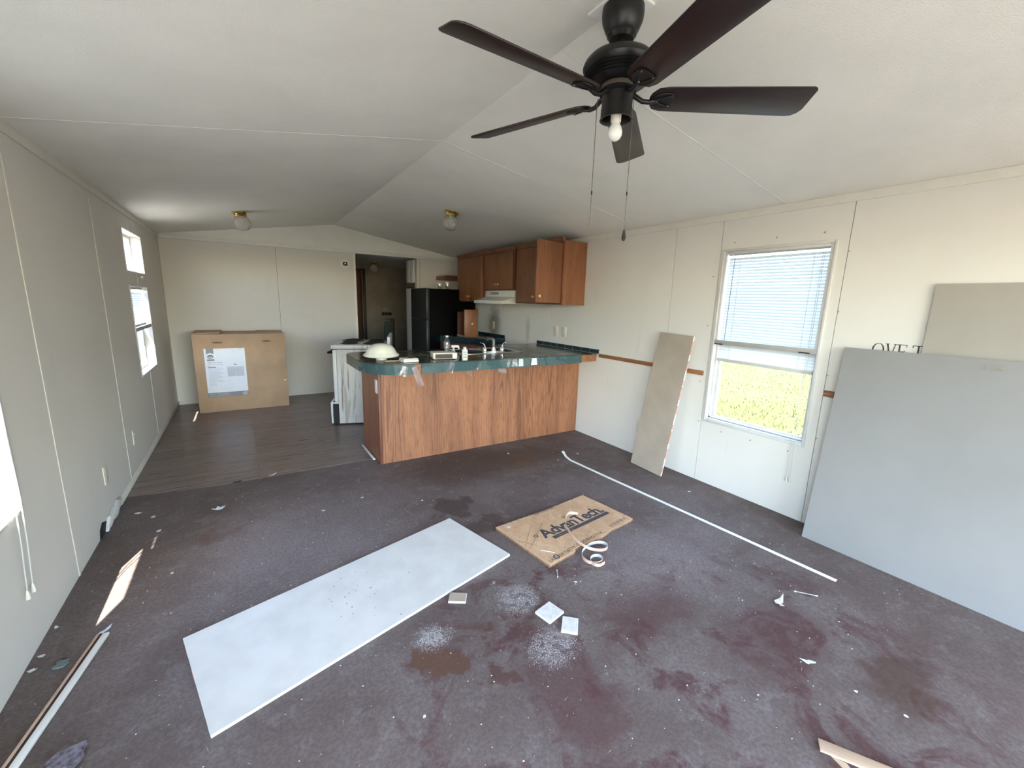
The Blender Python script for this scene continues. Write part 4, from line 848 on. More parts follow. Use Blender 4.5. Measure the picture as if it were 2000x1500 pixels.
for i in range(17):
    z = 0.348 - i * 0.0125; ink('text_line', 0.026, 0.026 + (0.13, 0.15, 0.10, 0.12)[i % 4] * (1 if i < 14 else 0.6), z, z + 0.004, 'ink_light')
vn = obj('vanity_picture', MB().box(0.215, 0.385, -0.0026, -0.0014, 0.245, 0.372), 'ink_light', lb)
obj('picture_top', MB().box(0.210, 0.390, -0.003, -0.0024, 0.366, 0.382).box(0.298, 0.301, -0.0032, -0.0024, 0.255, 0.36), 'paper', vn)
obj('picture_faucet', MB().box(0.283, 0.318, -0.0032, -0.0024, 0.384, 0.390).box(0.297, 0.301, -0.0032, -0.0024, 0.388, 0.408), 'ink_dark', vn)
obj('picture_handles', MB().box(0.286, 0.294, -0.0032, -0.0024, 0.322, 0.328).box(0.305, 0.313, -0.0032, -0.0024, 0.322, 0.328), 'ink_dark', vn)
dg = MB()
for (a, b, c_, d) in ((0.13, 0.235, 0.19, 0.192), (0.14, 0.225, 0.10, 0.102), (0.14, 0.142, 0.10, 0.192), (0.223, 0.225, 0.10, 0.192), (0.18, 0.181, 0.10, 0.18), (0.16, 0.18, 0.205, 0.209), (0.235, 0.255, 0.20, 0.204), (0.245, 0.262, 0.148, 0.152)): dg.box(a, b, -0.0026, -0.0014, c_, d)
obj('diagram', dg, 'ink_light', lb)
def label_text(body, size, x, z, mat, bold=0.0):
    me = text_mesh(body, size, bold=bold); me.materials.clear(); me.materials.append(MAT[mat])
    return link('lettering', me, lb, (x, -0.0030, z), (math.pi / 2, 0, 0))
label_text('White Vanity with Top', 0.0155, 0.026, 0.418, 'ink_dark', 0.0002); label_text('Tocador color blanco con tapa', 0.0120, 0.026, 0.398, 'ink_dark'); label_text('36.50 in', 0.0130, 0.026, 0.379, 'ink_dark')
label_text('36.5 in W x 18.7 in D x 35 in H', 0.0150, 0.018, 0.033, 'paper', 0.0002); label_text('92.7 cm An x 47.5 cm Prof x 89 cm Al', 0.0135, 0.018, 0.011, 'paper')
obj('footer_icon', frame_rect(MB(), -0.0034, -0.0024, 0.355, 0.395, 0.014, 0.042, 0.004), 'paper', lb, loc=(0, 0, 0)) if False else None
fi = MB(); fi.box(0.352, 0.396, -0.0034, -0.0024, 0.012, 0.016).box(0.352, 0.396, -0.0034, -0.0024, 0.038, 0.042).box(0.352, 0.356, -0.0034, -0.0024, 0.016, 0.038).box(0.392, 0.396, -0.0034, -0.0024, 0.016, 0.038).box(0.372, 0.376, -0.0034, -0.0024, 0.016, 0.038)
obj('footer_icon', fi, 'paper', lb)

# ------------------------------------------------------------------ wall things
def outlet(label, loc, normal, double=False):
    t_ = thing('wall_outlet', label, 'outlet', loc)
    t_.rotation_euler = Vector(normal).to_track_quat('Z', 'Y').to_euler()
    return t_
def outlet_parts(t_, mat='almond', swap=False):
    a, b = (0.036, 0.058)
    obj('cover_plate', MB().box(-a, a, -b, b, 0.0, 0.006), mat, t_, bevel=0.0025)
    for y in (-0.02, 0.02):
        s = obj('socket', MB().prism([(0.014 * math.cos(q * math.pi / 8), y + 0.0135 * math.sin(q * math.pi / 8)) for q in range(16)], 0.0055, 0.008), mat, t_)
        obj('slot', MB().box(-0.007, -0.005, y - 0.005, y + 0.005, 0.0078, 0.0083).box(0.005, 0.007, y - 0.005, y + 0.005, 0.0078, 0.0083), 'black_matte', s)
for (lab, loc, n) in (('almond wall outlet low on the left wall, nearer the torn wallboard', (XL, 3.395, 0.30), (1, 0, 0)),
                      ('almond wall outlet low on the left wall, nearer the far window', (XL, 4.225, 0.30), (1, 0, 0)),
                      ('almond wall outlet above the counter, nearer the range hood', (XR, 3.955, 1.10), (-1, 0, 0)),
                      ('almond wall outlet above the counter, nearer the window', (XR, 3.80, 1.10), (-1, 0, 0)),
                      ('almond wall outlet on the smudged wall by the loose drawer', (XR, 5.45, 1.08), (-1, 0, 0)),
                      ('almond wall outlet half hidden behind the leaning tan board', (XR, 2.60, 0.29), (-1, 0, 0)),
                      ('white outlet on the end of the peninsula', (0.905, 3.568, 0.685), (-1, 0, 0))):
    t_ = outlet(lab, loc, n); t_.rotation_euler = (math.pi / 2, 0, math.pi / 2 if n[0] > 0 else -math.pi / 2); outlet_parts(t_, 'plastic' if 'white' in lab else 'almond')
sm = thing('detector_base', 'round white smoke detector base with exposed black centre', 'smoke detector', (1.312, YB, 1.905)); sm.rotation_euler = (math.pi / 2, 0, 0)
obj('base_ring', MB().lathe([(0.0, 0.0), (0.072, 0.0), (0.072, 0.012), (0.064, 0.02), (0.055, 0.02), (0.050, 0.012), (0.0, 0.012)], 36), 'plastic', sm)
obj('circuit_board', MB().box(-0.028, 0.028, -0.026, 0.026, 0.012, 0.022).box(-0.036, -0.02, -0.01, 0.012, 0.012, 0.018), 'black_matte', sm)
obj('contact', MB().box(-0.014, 0.008, -0.008, 0.012, 0.0215, 0.0235), 'almond', sm)
# lettering on the wall (partly hidden): O V E  T
def serif_letters():
    t_ = thing('wall_lettering', 'black serif letters OVE T stuck on the right wall above the grey sheet', 'lettering', (XR - 0.0008, 0.956, 1.165))
    hgt = 0.083
    def put(poly_list, y0, nm):
        m = MB()
        for poly in poly_list: m.prism([(-(y0 + u), v_) for u, v_ in poly], -0.0006, 0.0004, 'YZ')
        obj(nm, m, 'ink_black', t_, smooth=False)
    ring = []; n = 28; W_ = 0.029; Hh = hgt / 2
    for i in range(n):
        a0, a1 = 2 * math.pi * i / n, 2 * math.pi * (i + 1) / n
        f = lambda a, s, t: (0.029 + s * math.cos(a), Hh + t * math.sin(a))
        ring.append([f(a0, W_, Hh), f(a1, W_, Hh), f(a1, W_ - 0.0075, Hh - 0.003), f(a0, W_ - 0.0075, Hh - 0.003)])
    put(ring, 0.0, 'letter_o')
    put([[(0.006, hgt), (0.014, hgt), (0.033, 0.0), (0.029, 0.0)], [(0.045, hgt), (0.049, hgt), (0.032, 0.0), (0.029, 0.0)], [(0.0, hgt - 0.003), (0.02, hgt - 0.003), (0.02, hgt), (0.0, hgt)], [(0.038, hgt - 0.003), (0.055, hgt - 0.003), (0.055, hgt), (0.038, hgt)]], 0.058, 'letter_v')
    put([[(0.006, 0), (0.013, 0), (0.013, hgt), (0.006, hgt)], [(0.0, hgt - 0.0035), (0.041, hgt - 0.0035), (0.041, hgt), (0.0, hgt)], [(0.038, hgt - 0.014), (0.041, hgt - 0.014), (0.041, hgt), (0.038, hgt)], [(0.013, hgt * .5), (0.034, hgt * .5), (0.034, hgt * .5 + 0.0035), (0.013, hgt * .5 + 0.0035)], [(0.031, hgt * .42), (0.034, hgt * .42), (0.034, hgt * .6), (0.031, hgt * .6)], [(0.0, 0), (0.042, 0), (0.042, 0.0035), (0.0, 0.0035)]], 0.114, 'letter_e')
    put([[(0.022, 0), (0.029, 0), (0.029, hgt), (0.022, hgt)], [(0.0, hgt - 0.0035), (0.05, hgt - 0.0035), (0.05, hgt), (0.0, hgt)], [(0.0, hgt - 0.014), (0.003, hgt - 0.014), (0.004, hgt), (0.0, hgt)]], 0.178, 'letter_t')
serif_letters()

# ------------------------------------------------------------------ leaning sheets
def leaning(name, label, cat, xb, yb0, xt, yt0, length, width, th, mface, medge, mtape=None, group=None):
    """sheet leaning on the right wall: bottom edge at xb, runs from yb0 toward -y for width"""
    hgt = math.sqrt(max(0, length ** 2 - (xt - xb) ** 2))
    t_ = thing(name, label, cat, (xb, yb0, 0.0005), 0, group)
    n_ = Vector((-hgt, 0, (xt - xb))).normalized()            # faces the room
    u = Vector((xt - xb, yt0 - yb0, hgt)); u.normalize(); wv = Vector((0, -1, 0)); wv = (wv - u * wv.dot(u)).normalized(); n_ = wv.cross(u); n_ = n_ if n_.x < 0 else -n_
    M = Matrix((wv, u, n_)).transposed().to_4x4()
    zl = max(0.0, -min((M @ Vector((width, 0, 0))).z, 0))
    T = Matrix.Translation((0, 0, zl)) @ M
    obj('face_paper', MB().box(0, width, 0, length, -0.0012, 0, T), mface, t_, smooth=False)
    obj('gypsum_core', MB().box(0.0006, width - 0.0006, 0.0006, length - 0.0006, -th, -0.0012, T), medge, t_, smooth=False)
    if mtape:
        m = MB()
        for i in range(9):
            a = length * (0.03 + 0.105 * i) ; m.box(width - 0.0005, width + 0.0006, a, a + length * (0.035 + 0.03 * ((i * 7) % 3)), -th * 0.8, -th * 0.15, T)
        obj('edge_tape', m, mtape, t_, smooth=False)
    return t_
leaning('drywall_board', 'narrow tan drywall board leaning on the wall left of the window', 'drywall', 2.893, 2.481, 3.078, 2.437, 1.205, 0.334, 0.0165, 'gyp_back', 'gyp_core', 'gyp_tape')
leaning('drywall_sheet', 'large grey drywall sheet leaning in front of the wall lettering', 'drywall', 2.915, 1.068, 3.062, 1.068, 1.219, 2.44, 0.0127, 'gyp_grey', 'gyp_core')
leaning('drywall_sheet', 'taller warm grey drywall sheet standing behind the large grey sheet', 'drywall', 3.090, 0.733, 3.096, 0.733, 1.578, 1.9, 0.0127, 'gyp_warm', 'gyp_core')
me = text_mesh('Board', 0.026); me.materials.clear(); me.materials.append(MAT['gyp_back'])
bl = [o for o in C.objects if o.get('label', '').startswith('large grey drywall')][0]
stp = link('stamp_print', me, bl); uu = Vector((0.147, 0, 1.21)).normalized()
stp.matrix_local = Matrix.Translation((0.139 - 0.004, -0.655, 1.178)) @ Matrix((Vector((0, 1, 0)), -uu, Vector((-uu.z, 0, uu.x)))).transposed().to_4x4()

# ------------------------------------------------------------------ on the floor
def quad_slab(name, label, cat, q, th, mface, medge, z0=0.0008, parent=None):
    c = (sum(p[0] for p in q) / 4, sum(p[1] for p in q) / 4)
    t_ = thing(name, label, cat, (c[0], c[1], z0))
    loc = [(p[0] - c[0], p[1] - c[1]) for p in q]
    return t_, loc
q = [(1.04, 2.352), (1.174, 1.814), (-0.2, 1.446), (-0.321, 1.982)]
t_, lq = quad_slab('drywall_offcut', 'long off-white drywall sheet lying flat on the floor', 'drywall', q, 0.0127, None, None)
obj('face_paper', MB().prism(lq[::-1], 0.0115, 0.0127), 'gyp_white', t_, smooth=False)
ir = []
for i in range(4):
    a, b = Vector(lq[i]), Vector(lq[(i + 1) % 4])
    for k in range(24):
        p = a.lerp(b, k / 24); p = p * (1 - 0.0006 - (0.0025 * random.random() if i == 2 else 0.0004 * random.random())); ir.append((p.x, p.y))
obj('gypsum_core', MB().prism(ir[::-1], 0.0, 0.0115), 'gyp_core', t_, smooth=False)
a, b = Vector(lq[2]), Vector(lq[3]); tp = MB()
for (f0, f1) in ((0.50, 0.62), (0.80, 0.84), (0.88, 0.91)):
    p0, p1 = a.lerp(b, f0), a.lerp(b, f1); o_ = Vector((-0.001, 0.0)); tp.prism([(p0.x - .0008, p0.y), (p1.x - .0008, p1.y), (p1.x + .001, p1.y), (p0.x + .001, p0.y)], 0.002, 0.011)
obj('edge_tape', tp, 'gyp_tape', t_, smooth=False)
sc_ = MB()
for i in range(46):
    f, g = random.gauss(0.45, 0.09), random.gauss(0.52, 0.16)
    if not (0.05 < f < 0.95 and 0.05 < g < 0.95): continue
    p = Vector(lq[3]).lerp(Vector(lq[0]), f).lerp(Vector(lq[2]).lerp(Vector(lq[1]), f), g); r = 0.0015 + 0.0045 * random.random() ** 2; a0 = random.random() * 6
    sc_.prism([(p.x + r * math.cos(a0 + k * 1.26) * (0.6 + 0.6 * random.random()), p.y + r * math.sin(a0 + k * 1.26) * (0.6 + .6 * random.random())) for k in range(5)], 0.0127, 0.0131)
so_ = obj('scuff_marks', sc_, 'gyp_tape' if False else 'gyp_back', t_, smooth=False); so_['kind'] = 'stuff'
# OSB board with stencilled print
q = [(2.039, 2.174), (2.10, 1.741), (1.304, 1.611), (1.242, 2.096)]
t_, lq = quad_slab('subfloor_board', 'tan engineered wood board printed AdvanTech lying on the floor', 'board', q, 0.018, None, None)
c0 = t_.location
pts = [lq[0], (lq[0][0] * .55 + lq[1][0] * .45 + .004, lq[0][1] * .55 + lq[1][1] * .45), lq[1]]
near = [(0.10, 0.0), (0.28, 0.010), (0.42, -0.004), (0.60, 0.003), (0.615, 0.016), (0.72, 0.014), (0.735, 0.0), (0.9, 0.002)]
for (f, d) in near: p = Vector(lq[1]).lerp(Vector(lq[2]), f); pts.append((p.x, p.y + d))
pts += [lq[2], lq[3], (lq[3][0] * .5 + lq[0][0] * .5, lq[3][1] * .5 + lq[0][1] * .5 - 0.012)]
obj('board_face', MB().prism(pts[::-1], 0.0145, 0.018), 'osb', t_, smooth=False)
obj('board_edge', MB().prism([(p[0] * .998, p[1] * .996) for p in pts][::-1], 0.0, 0.0145), 'osb_edge', t_, smooth=False)
an = math.atan2(2.174 - 2.096, 2.039 - 1.242)
def board_text(body, size, x, y, ang, bold=0.0, space=1.0, mat='board_ink'):
    me = text_mesh(body, size, bold=bold, space=space); me.materials.clear(); me.materials.append(MAT[mat])
    return link('lettering', me, t_, (x - c0[0], y - c0[1], 0.0184), (0, 0, ang))
board_text('AdvanTech.', 0.128, 1.445, 1.838, math.radians(7.4), bold=0.0036, space=0.93)
br_ = MB().prism([(0, 0), (0.53, 0), (0.53, 0.030), (0, 0.030)], 0.0, 0.0004)
obj('printed_bar', br_, 'board_ink', t_, loc=(1.492 - c0[0], 1.803 - c0[1], 0.0181), rot=(0, 0, math.radians(7.4)))
me = text_mesh('SUBFLOORING', 0.022, bold=0.0002); me.materials.clear(); me.materials.append(MAT['osb_edge']); link('lettering', me, t_, (1.52 - c0[0], 1.812 - c0[1], 0.0188), (0, 0, math.radians(7.4)))
board_text('LADVERTIR', 0.034, 1.325, 1.628, math.radians(9.3)); board_text('TW: C-DISIS', 0.034, 1.49, 1.662, math.radians(9.3)); board_text('ENGD FLR', 0.030, 1.66, 1.690, math.radians(9.3)); board_text('16-23-20 BJ-23', 0.030, 1.885, 1.735, math.radians(9.3))
board_text('SUBFLOOR PANEL', 0.022, 1.55, 2.098, math.radians(5.6))
for (x, y, r) in ((1.405, 1.885, 0.016), (1.385, 1.655, 0.020), (1.70, 1.985, 0.012), (1.80, 2.00, 0.016)):
    m = MB(); n = 18
    for i in range(n):
        a0, a1 = 2 * math.pi * i / n, 2 * math.pi * (i + 1) / n
        m.prism([(r * math.cos(a0), r * math.sin(a0)), (r * math.cos(a1), r * math.sin(a1)), (r * .62 * math.cos(a1), r * .62 * math.sin(a1)), (r * .62 * math.cos(a0), r * .62 * math.sin(a0))], 0, 0.0004)
    obj('printed_ring', m, 'board_ink', t_, loc=(x - c0[0], y - c0[1], 0.0181))
for (p, q2) in (((1.29, 1.83), (1.44, 1.99)), ((1.31, 1.80), (1.53, 1.99)), ((1.28, 1.90), (1.35, 1.80))):
    obj('pencil_line', MB().tube([(p[0] - c0[0], p[1] - c0[1], 0.0181), (q2[0] - c0[0], q2[1] - c0[1], 0.0181)], 0.0013, 5), 'osb_edge', t_)
obj('scraped_patch', MB().tube([(1.345 - c0[0], 1.75 - c0[1], 0.0186), (1.40 - c0[0], 1.69 - c0[1], 0.0186)], 0.0018, 5), 'chip_white', t_)
obj('white_splatter', MB().prism([(0.02, 0.0), (0.006, 0.006), (0.010, 0.022), (0.0, 0.008), (-0.016, 0.014), (-0.007, 0.002), (-0.018, -0.008), (-0.003, -0.006), (0.002, -0.02), (0.006, -0.005)], 0, 0.0006), 'chip_white', t_, loc=(1.315 - c0[0], 2.055 - c0[1], 0.0181))
# curled paper tape
tp = thing('paper_tape', 'curled strip of tan paper tape beside the printed board', 'paper tape', (1.62, 1.62, 0.0))
kp = [(1.765, 1.915, 0.05), (1.71, 1.935, 0.062), (1.655, 1.905, 0.062), (1.60, 1.84, 0.056), (1.575, 1.77, 0.046), (1.565, 1.70, 0.036), (1.575, 1.645, 0.026), (1.61, 1.60, 0.014), (1.66, 1.575, 0.008), (1.70, 1.578, 0.006), (1.725, 1.60, 0.006), (1.715, 1.635, 0.008), (1.675, 1.652, 0.010), (1.625, 1.650, 0.012), (1.575, 1.635, 0.012), (1.535, 1.612, 0.010), (1.512, 1.575, 0.006), (1.515, 1.535, 0.003), (1.54, 1.508, 0.002), (1.575, 1.50, 0.002), (1.605, 1.515, 0.002), (1.610, 1.545, 0.003), (1.585, 1.562, 0.004), (1.55, 1.555, 0.004), (1.528, 1.53, 0.003), (1.53, 1.50, 0.002), (1.555, 1.482, 0.001), (1.595, 1.487, 0.001)]
def smooth_path(p, n=5):
    p = [Vector(q) for q in p]; o = []
    for i in range(len(p) - 1):
        a, b, c, d = p[max(i - 1, 0)], p[i], p[i + 1], p[min(i + 2, len(p) - 1)]
        for k in range(n):
            t = k / n; o.append(0.5 * ((2 * b) + (c - a) * t + (2 * a - 5 * b + 4 * c - d) * t * t + (3 * b - a - 3 * c + d) * t ** 3))
    return o + [p[-1]]
sp_ = [q - Vector((1.62, 1.62, 0)) for q in smooth_path(kp)]
obj('tape_strip', MB().ribbon(sp_, 0.019, 0.0012), 'tape_paper', tp)
def offset_path(p, d):
    o = []
    for i, a in enumerate(p):
        t = (p[min(i + 1, len(p) - 1)] - p[max(i - 1, 0)]); nrm = Vector((t.y, -t.x, 0)).normalized(); o.append(a + nrm * d)
    return o
obj('tape_backing', MB().ribbon(offset_path(sp_, -0.0009)[30:], 0.019, 0.0005), 'tape_white', tp)
# white trims
tr = thing('trim_moulding', 'long thin white trim strip lying across the floor by the window', 'trim strip', (2.5, 1.85, 0))
p_ = [(2.470, 2.935, 0.028), (2.452, 2.87, 0.010), (2.446, 2.80, 0.0008), (2.475, 2.3, 0.0008), (2.51, 1.80, 0.0008), (2.545, 1.25, 0.0008), (2.576, 0.752, 0.0008)]
def flat_strip(pts, wd, th):
    m = MB(); pts = [Vector(p) for p in pts]
    for j, p in enumerate(pts):
        d = (pts[min(j + 1, len(pts) - 1)] - pts[max(j - 1, 0)]); s = Vector((d.y, -d.x, 0)).normalized() * wd / 2
        for (k, z) in ((-1, 0), (1, 0), (1, th * .6), (0.3, th), (-0.3, th), (-1, th * .6)): m.v.append(tuple(p + s * k + Vector((0, 0, z))))
    for j in range(len(pts) - 1):
        a = 6 * j; b = a + 6
        for i in range(6): i2 = (i + 1) % 6; m.f.append((a + i, a + i2, b + i2, b + i))
    m.f.append(tuple(range(5, -1, -1))); e = 6 * (len(pts) - 1); m.f.append(tuple(e + i for i in range(6)))
    return m
obj('strip', flat_strip([Vector(p) - Vector((2.5, 1.85, 0)) for p in p_], 0.022, 0.009), 'white_trim', tr)
obj('bent_end', MB().box(-0.013, 0.013, -0.012, 0.014, 0.0, 0.012), 'chip_white', tr, loc=(-0.03, 1.087, 0.027), rot=(0.35, 0, 0.3), bevel=0.003)
tl = thing('trim_moulding', 'white trim with a brown stained edge lying along the left wall', 'trim strip', (-0.66, 1.86, 0), 0)
ap, bp = Vector((-0.604, 2.185)), Vector((-0.735, 1.45)); dd = (bp - ap).normalized(); nn = Vector((-dd.y, dd.x))
def strip2(o0, o1, z0, z1):
    p = [ap + nn * o0, ap + nn * o1, bp + nn * o1, bp + nn * o0]; return MB().prism([(v_.x + 0.66, v_.y - 1.86) for v_ in p], z0, z1)
obj('strip', strip2(-0.002, 0.020, 0.0008, 0.012), 'white_trim', tl, bevel=0.002)
obj('strip_back', strip2(-0.013, -0.002, 0.0008, 0.008), 'trim_dark', tl)
obj('strip_lip', strip2(-0.021, -0.013, 0.0008, 0.013), 'tape_paper', tl, bevel=0.001)
tag(obj('trim_offcut', MB().prism([(-0.010, -0.22), (0.010, -0.22), (0.008, 0.22), (-0.012, 0.22)], 0.0005, 0.011), 'white_trim', loc=(0.884, 3.86, 0.003), bevel=0.003), 'short white trim offcut against the end of the peninsula', 'trim strip')
# drywall scraps
for (lab, c, w_, d_, rz, m_) in (('small tan-faced drywall scrap touching the long flat sheet', (0.768, 1.640), 0.083, 0.062, -0.57, 'gyp_warm'), ('larger white square drywall scrap next to the smaller one', (1.095, 1.338), 0.102, 0.092, 0.22, 'gyp_core'), ('smaller white square drywall scrap beside the larger one', (1.126, 1.228), 0.072, 0.090, -0.75, 'gyp_core')):
    t_ = thing('drywall_scrap', lab, 'drywall', (c[0], c[1], 0.0008), rz)
    obj('core', MB().box(-w_ / 2, w_ / 2, -d_ / 2, d_ / 2, 0, 0.0118), 'gyp_core', t_, bevel=0.0015, seg=1)
    obj('face_paper', MB().box(-w_ / 2 + .0015, w_ / 2 - .0015, -d_ / 2 + .0015, d_ / 2 - .0015, 0.0115, 0.0127), 'gyp_back' if m_ == 'gyp_warm' else 'chip_white', t_)
# lath in the corner
lt = thing('wood_lath', 'pale wooden lath lying at the edge of the maroon stained floor', 'wood strip', (1.503, 0.40, 0))
dl = (Vector((1.60, 0.235)) - Vector((1.503, 0.40))).normalized(); ang = math.atan2(dl.y, dl.x)
obj('lath', MB().box(0, 0.62, -0.022, 0.022, 0.004, 0.012), 'lath', lt, rot=(0, 0, ang), bevel=0.001)
obj('splinter', MB().prism([(0.03, -0.02), (0.07, -0.024), (0.10, -0.075), (0.09, -0.08)], 0.0005, 0.004), 'lath', lt, rot=(0, 0, ang))
# cotton swab, chips, leaf, litter
def swab(label, a, b):
    a, b = Vector(a), Vector(b); c = (a + b) / 2
    t_ = thing('cotton_swab', label, 'cotton swab', (c.x, c.y, 0)); a = a - Vector((c.x, c.y, 0)); b = b - Vector((c.x, c.y, 0))
    obj('stick', MB().tube([a, b], 0.0014, 6), 'chip_blue', t_)
    d = (b - a).normalized()
    for p, s in ((a, 1), (b, -1)): obj('cotton_tip', MB().tube([p - d * s * .004, p, p + d * s * .004, p + d * s * .010], [0.0014, 0.0032, 0.0032, 0.0015], 8), 'chip_white', t_)
swab('white cotton swab near the end of the long white trim', (2.283, 0.824, 0.004), (2.345, 0.748, 0.004))
swab('white cotton swab at the corner of the printed board', (1.325, 1.575, 0.004), (1.292, 1.525, 0.004))
def chip(name, label, cat, x, y, r, mat, el=1.6, rz=None, th=0.002, group=None, curl=0.3):
    n = 13; rz = random.random() * 6.28 if rz is None else rz; m = MB()
    ol_ = [(r * el * math.cos(a) * (0.45 + 0.8 * random.random()), r * math.sin(a) * (0.4 + 0.9 * random.random())) for a in [2 * math.pi * k / n for k in range(n)]]
    for lay in (0, 1):
        for (u, v_) in ol_: m.v.append((u, v_, 0.0006 + lay * th + curl * (u * u + v_ * v_) / r * 0.35))
        m.v.append((0, 0, 0.0006 + lay * th))
    for k in range(n):
        k2_ = (k + 1) % n; m.f += [(k2_, k, n), (n + 1 + k, n + 1 + k2_, 2 * n + 1), (k, k2_, n + 1 + k2_, n + 1 + k)]
    return tag(obj(name, m, mat, loc=(x, y, 0.0), rot=(0, 0, rz)), label, cat, group)
chip('paper_scrap', 'curled white paper scrap on the stained floor beyond the trim end', 'scrap', 2.116, 0.818, 0.020, 'chip_white', 2.0, 0.2, curl=0.8)
chip('paper_scrap', 'pale blue folded paper scrap on the maroon stain', 'scrap', 1.853, 0.580, 0.012, 'chip_blue', 2.2, 2.3)
chip('plastic_spoon_tip', 'pale blue plastic sliver at the end of the left trim', 'scrap', -0.606, 2.212, 0.010, 'chip_blue', 3.0, 0.9, curl=0.2)
chip('green_chip', 'dusty green crumbled chip beside the left trim', 'scrap', -0.698, 2.070, 0.018, 'chip_green', 1.3, 0.7, 0.008)
chip('insulation_scrap', 'crumpled grey lilac scrap in the floor corner near the left trim', 'scrap', -0.565, 1.580, 0.035, 'chip_lilac', 1.4, 0.4, 0.018, curl=0.2)
chip('paper_scrap', 'white and blue torn scrap on the floor before the vinyl edge', 'scrap', -0.244, 3.235, 0.024, 'chip_blue', 1.6, 0.5, curl=0.6)
chip('dark_chip', 'dark brown chip lying on the vinyl edge', 'scrap', -0.147, 3.67, 0.022, 'chip_dark', 1.5, 0.2)
chip('white_chip', 'long white chip with dark end on the vinyl near the peninsula', 'scrap', 0.09, 3.695, 0.012, 'chip_white', 2.6, 0.4)
chip('grey_chip', 'grey chip at the vinyl edge close to the peninsula corner', 'scrap', 0.715, 3.52, 0.024, 'chip_lilac', 1.5, 0.4)
for (x, y, r) in ((-0.686, 3.414, 0.018), (-0.595, 3.309, 0.016), (-0.54, 3.085, 0.014), (-0.785, 2.34, 0.010), (-0.780, 2.165, 0.010), (-0.785, 2.09, 0.012), (-0.42, 2.55, 0.008), (-0.62, 2.62, 0.009), (2.848, 1.84, 0.012), (1.35, 1.45, 0.007), (0.42, 1.165, 0.007), (1.86, 0.42, 0.006), (1.90, 0.285, 0.008), (0.36, 1.62, 0.007), (2.03, 3.22, 0.013), (2.62, 2.9, 0.010), (2.35, 2.86, 0.008), (0.35, 2.88, 0.010), (0.62, 2.95, 0.012), (0.98, 2.7, 0.008)):
    chip('paint_flake', 'tiny pale paint flake scattered on the dark floor', 'flake', x, y, r * 0.75, 'chip_white', 1.5, None, 0.0015, 'pale flakes scattered over the floor')
# uncountable fine litter and dust
lit = MB()
QS = ([(1.04, 2.352), (1.174, 1.814), (-0.2, 1.446), (-0.321, 1.982)], [(2.039, 2.174), (2.10, 1.741), (1.304, 1.611), (1.242, 2.096)])
for i in range(1500):
    x = random.uniform(-0.75, 2.85); y = random.uniform(0.25, 3.5)
    if any(all(((Q[(k + 1) % 4][0] - Q[k][0]) * (y - Q[k][1]) - (Q[(k + 1) % 4][1] - Q[k][1]) * (x - Q[k][0])) < 0.02 for k in range(4)) for Q in QS) or (x > 1.3 and y < 0.45): continue
    r = 0.0008 + 0.0026 * random.random() ** 3; a = random.random() * 6.28
    if random.random() < 0.12:
        L = 0.008 + 0.02 * random.random(); dx, dy = L * math.cos(a), L * math.sin(a); n = len(lit.v); px, py = -dy / L * 0.0005, dx / L * 0.0005
        lit.v += [(x - px, y - py, 0.0012), (x + px, y + py, 0.0012), (x + dx, y + dy, 0.002)]; lit.f.append((n, n + 1, n + 2))
    else:
        n = len(lit.v); lit.v += [(x + r * math.cos(a + k * 1.571) * (1 + .6 * random.random()), y + r * math.sin(a + k * 1.571), 0.0012) for k in range(4)]; lit.v.append((x, y, 0.0012 + r * 0.8)); lit.f += [(n + k, n + (k + 1) % 4, n + 4) for k in range(4)]
tag(obj('floor_litter', lit, 'chip_white', smooth=False), 'fine pale crumbs and fibres strewn over the bare floor', 'litter', None, 'stuff')
dus = MB()
for (cx, cy_, r, hole, n_) in ((1.03, 1.495, 0.085, 0.5, 2600), (0.573, 1.478, 0.068, 0.25, 1900), (0.99, 1.175, 0.085, 0.45, 2600), (0.975, 1.66, 0.018, 0.0, 160)):
    for i in range(n_):
        a = random.random() * 6.283; rr = abs(random.gauss(hole * r + 0.28 * r, 0.36 * r)); x = cx + rr * math.cos(a) * 1.15; y = cy_ + rr * math.sin(a) * 0.95
        if noise.noise(Vector((x * 26, y * 26, 3.1))) < -0.18: continue
        s = 0.0007 + 0.0012 * random.random(); n = len(dus.v); t0 = random.random() * 3
        dus.v += [(x + s * math.cos(t0 + k * 2.09), y + s * math.sin(t0 + k * 2.09), 0.0012) for k in range(3)]; dus.f.append((n, n + 1, n + 2))
tag(obj('gypsum_dust', dus, 'chip_white', smooth=False), 'white gypsum dust smudged in patches round the drywall scraps', 'dust', None, 'stuff')

# ------------------------------------------------------------------ hall things
d1 = struct('door_1', MB().box(1.92, 1.965, YH - 0.022, YH + 0.0, 0.003, 2.02).box(2.185, 2.225, YH - 0.022, YH, 0.003, 2.02).box(1.92, 2.225, YH - 0.022, YH, 1.98, 2.02), 'trim_dark', 'dark brown framed doorway at the end of the hall', bevel=0.002)
obj('opening_shade', MB().box(1.965, 2.185, YH - 0.006, YH - 0.001, 0.003, 1.98), 'black_matte', d1)  # black sheet paints the darkness of the space beyond the doorway
obj('door_leaf', MB().box(0.0, 0.30, -0.02, 0.015, 0.01, 1.97), 'door_brown', d1, loc=(2.115, YH - 0.03, 0), rot=(0, 0, math.radians(242)), bevel=0.002)
obj('inner_jamb', MB().box(2.15, 2.165, YH - 0.03, YH - 0.008, 0.01, 1.98), 'wall_hall', d1)
wv = thing('washer_outlet_box', 'white recessed washer hookup box with black valves on the hall wall', 'outlet box', (2.655, YH, 1.06))
obj('box_frame', MB().box(-0.115, 0.115, -0.012, 0, -0.02, 0.20), 'wall_hall', wv, bevel=0.003)
obj('recess', MB().box(-0.08, 0.04, -0.014, -0.011, 0.10, 0.16), 'steel_dull', wv)
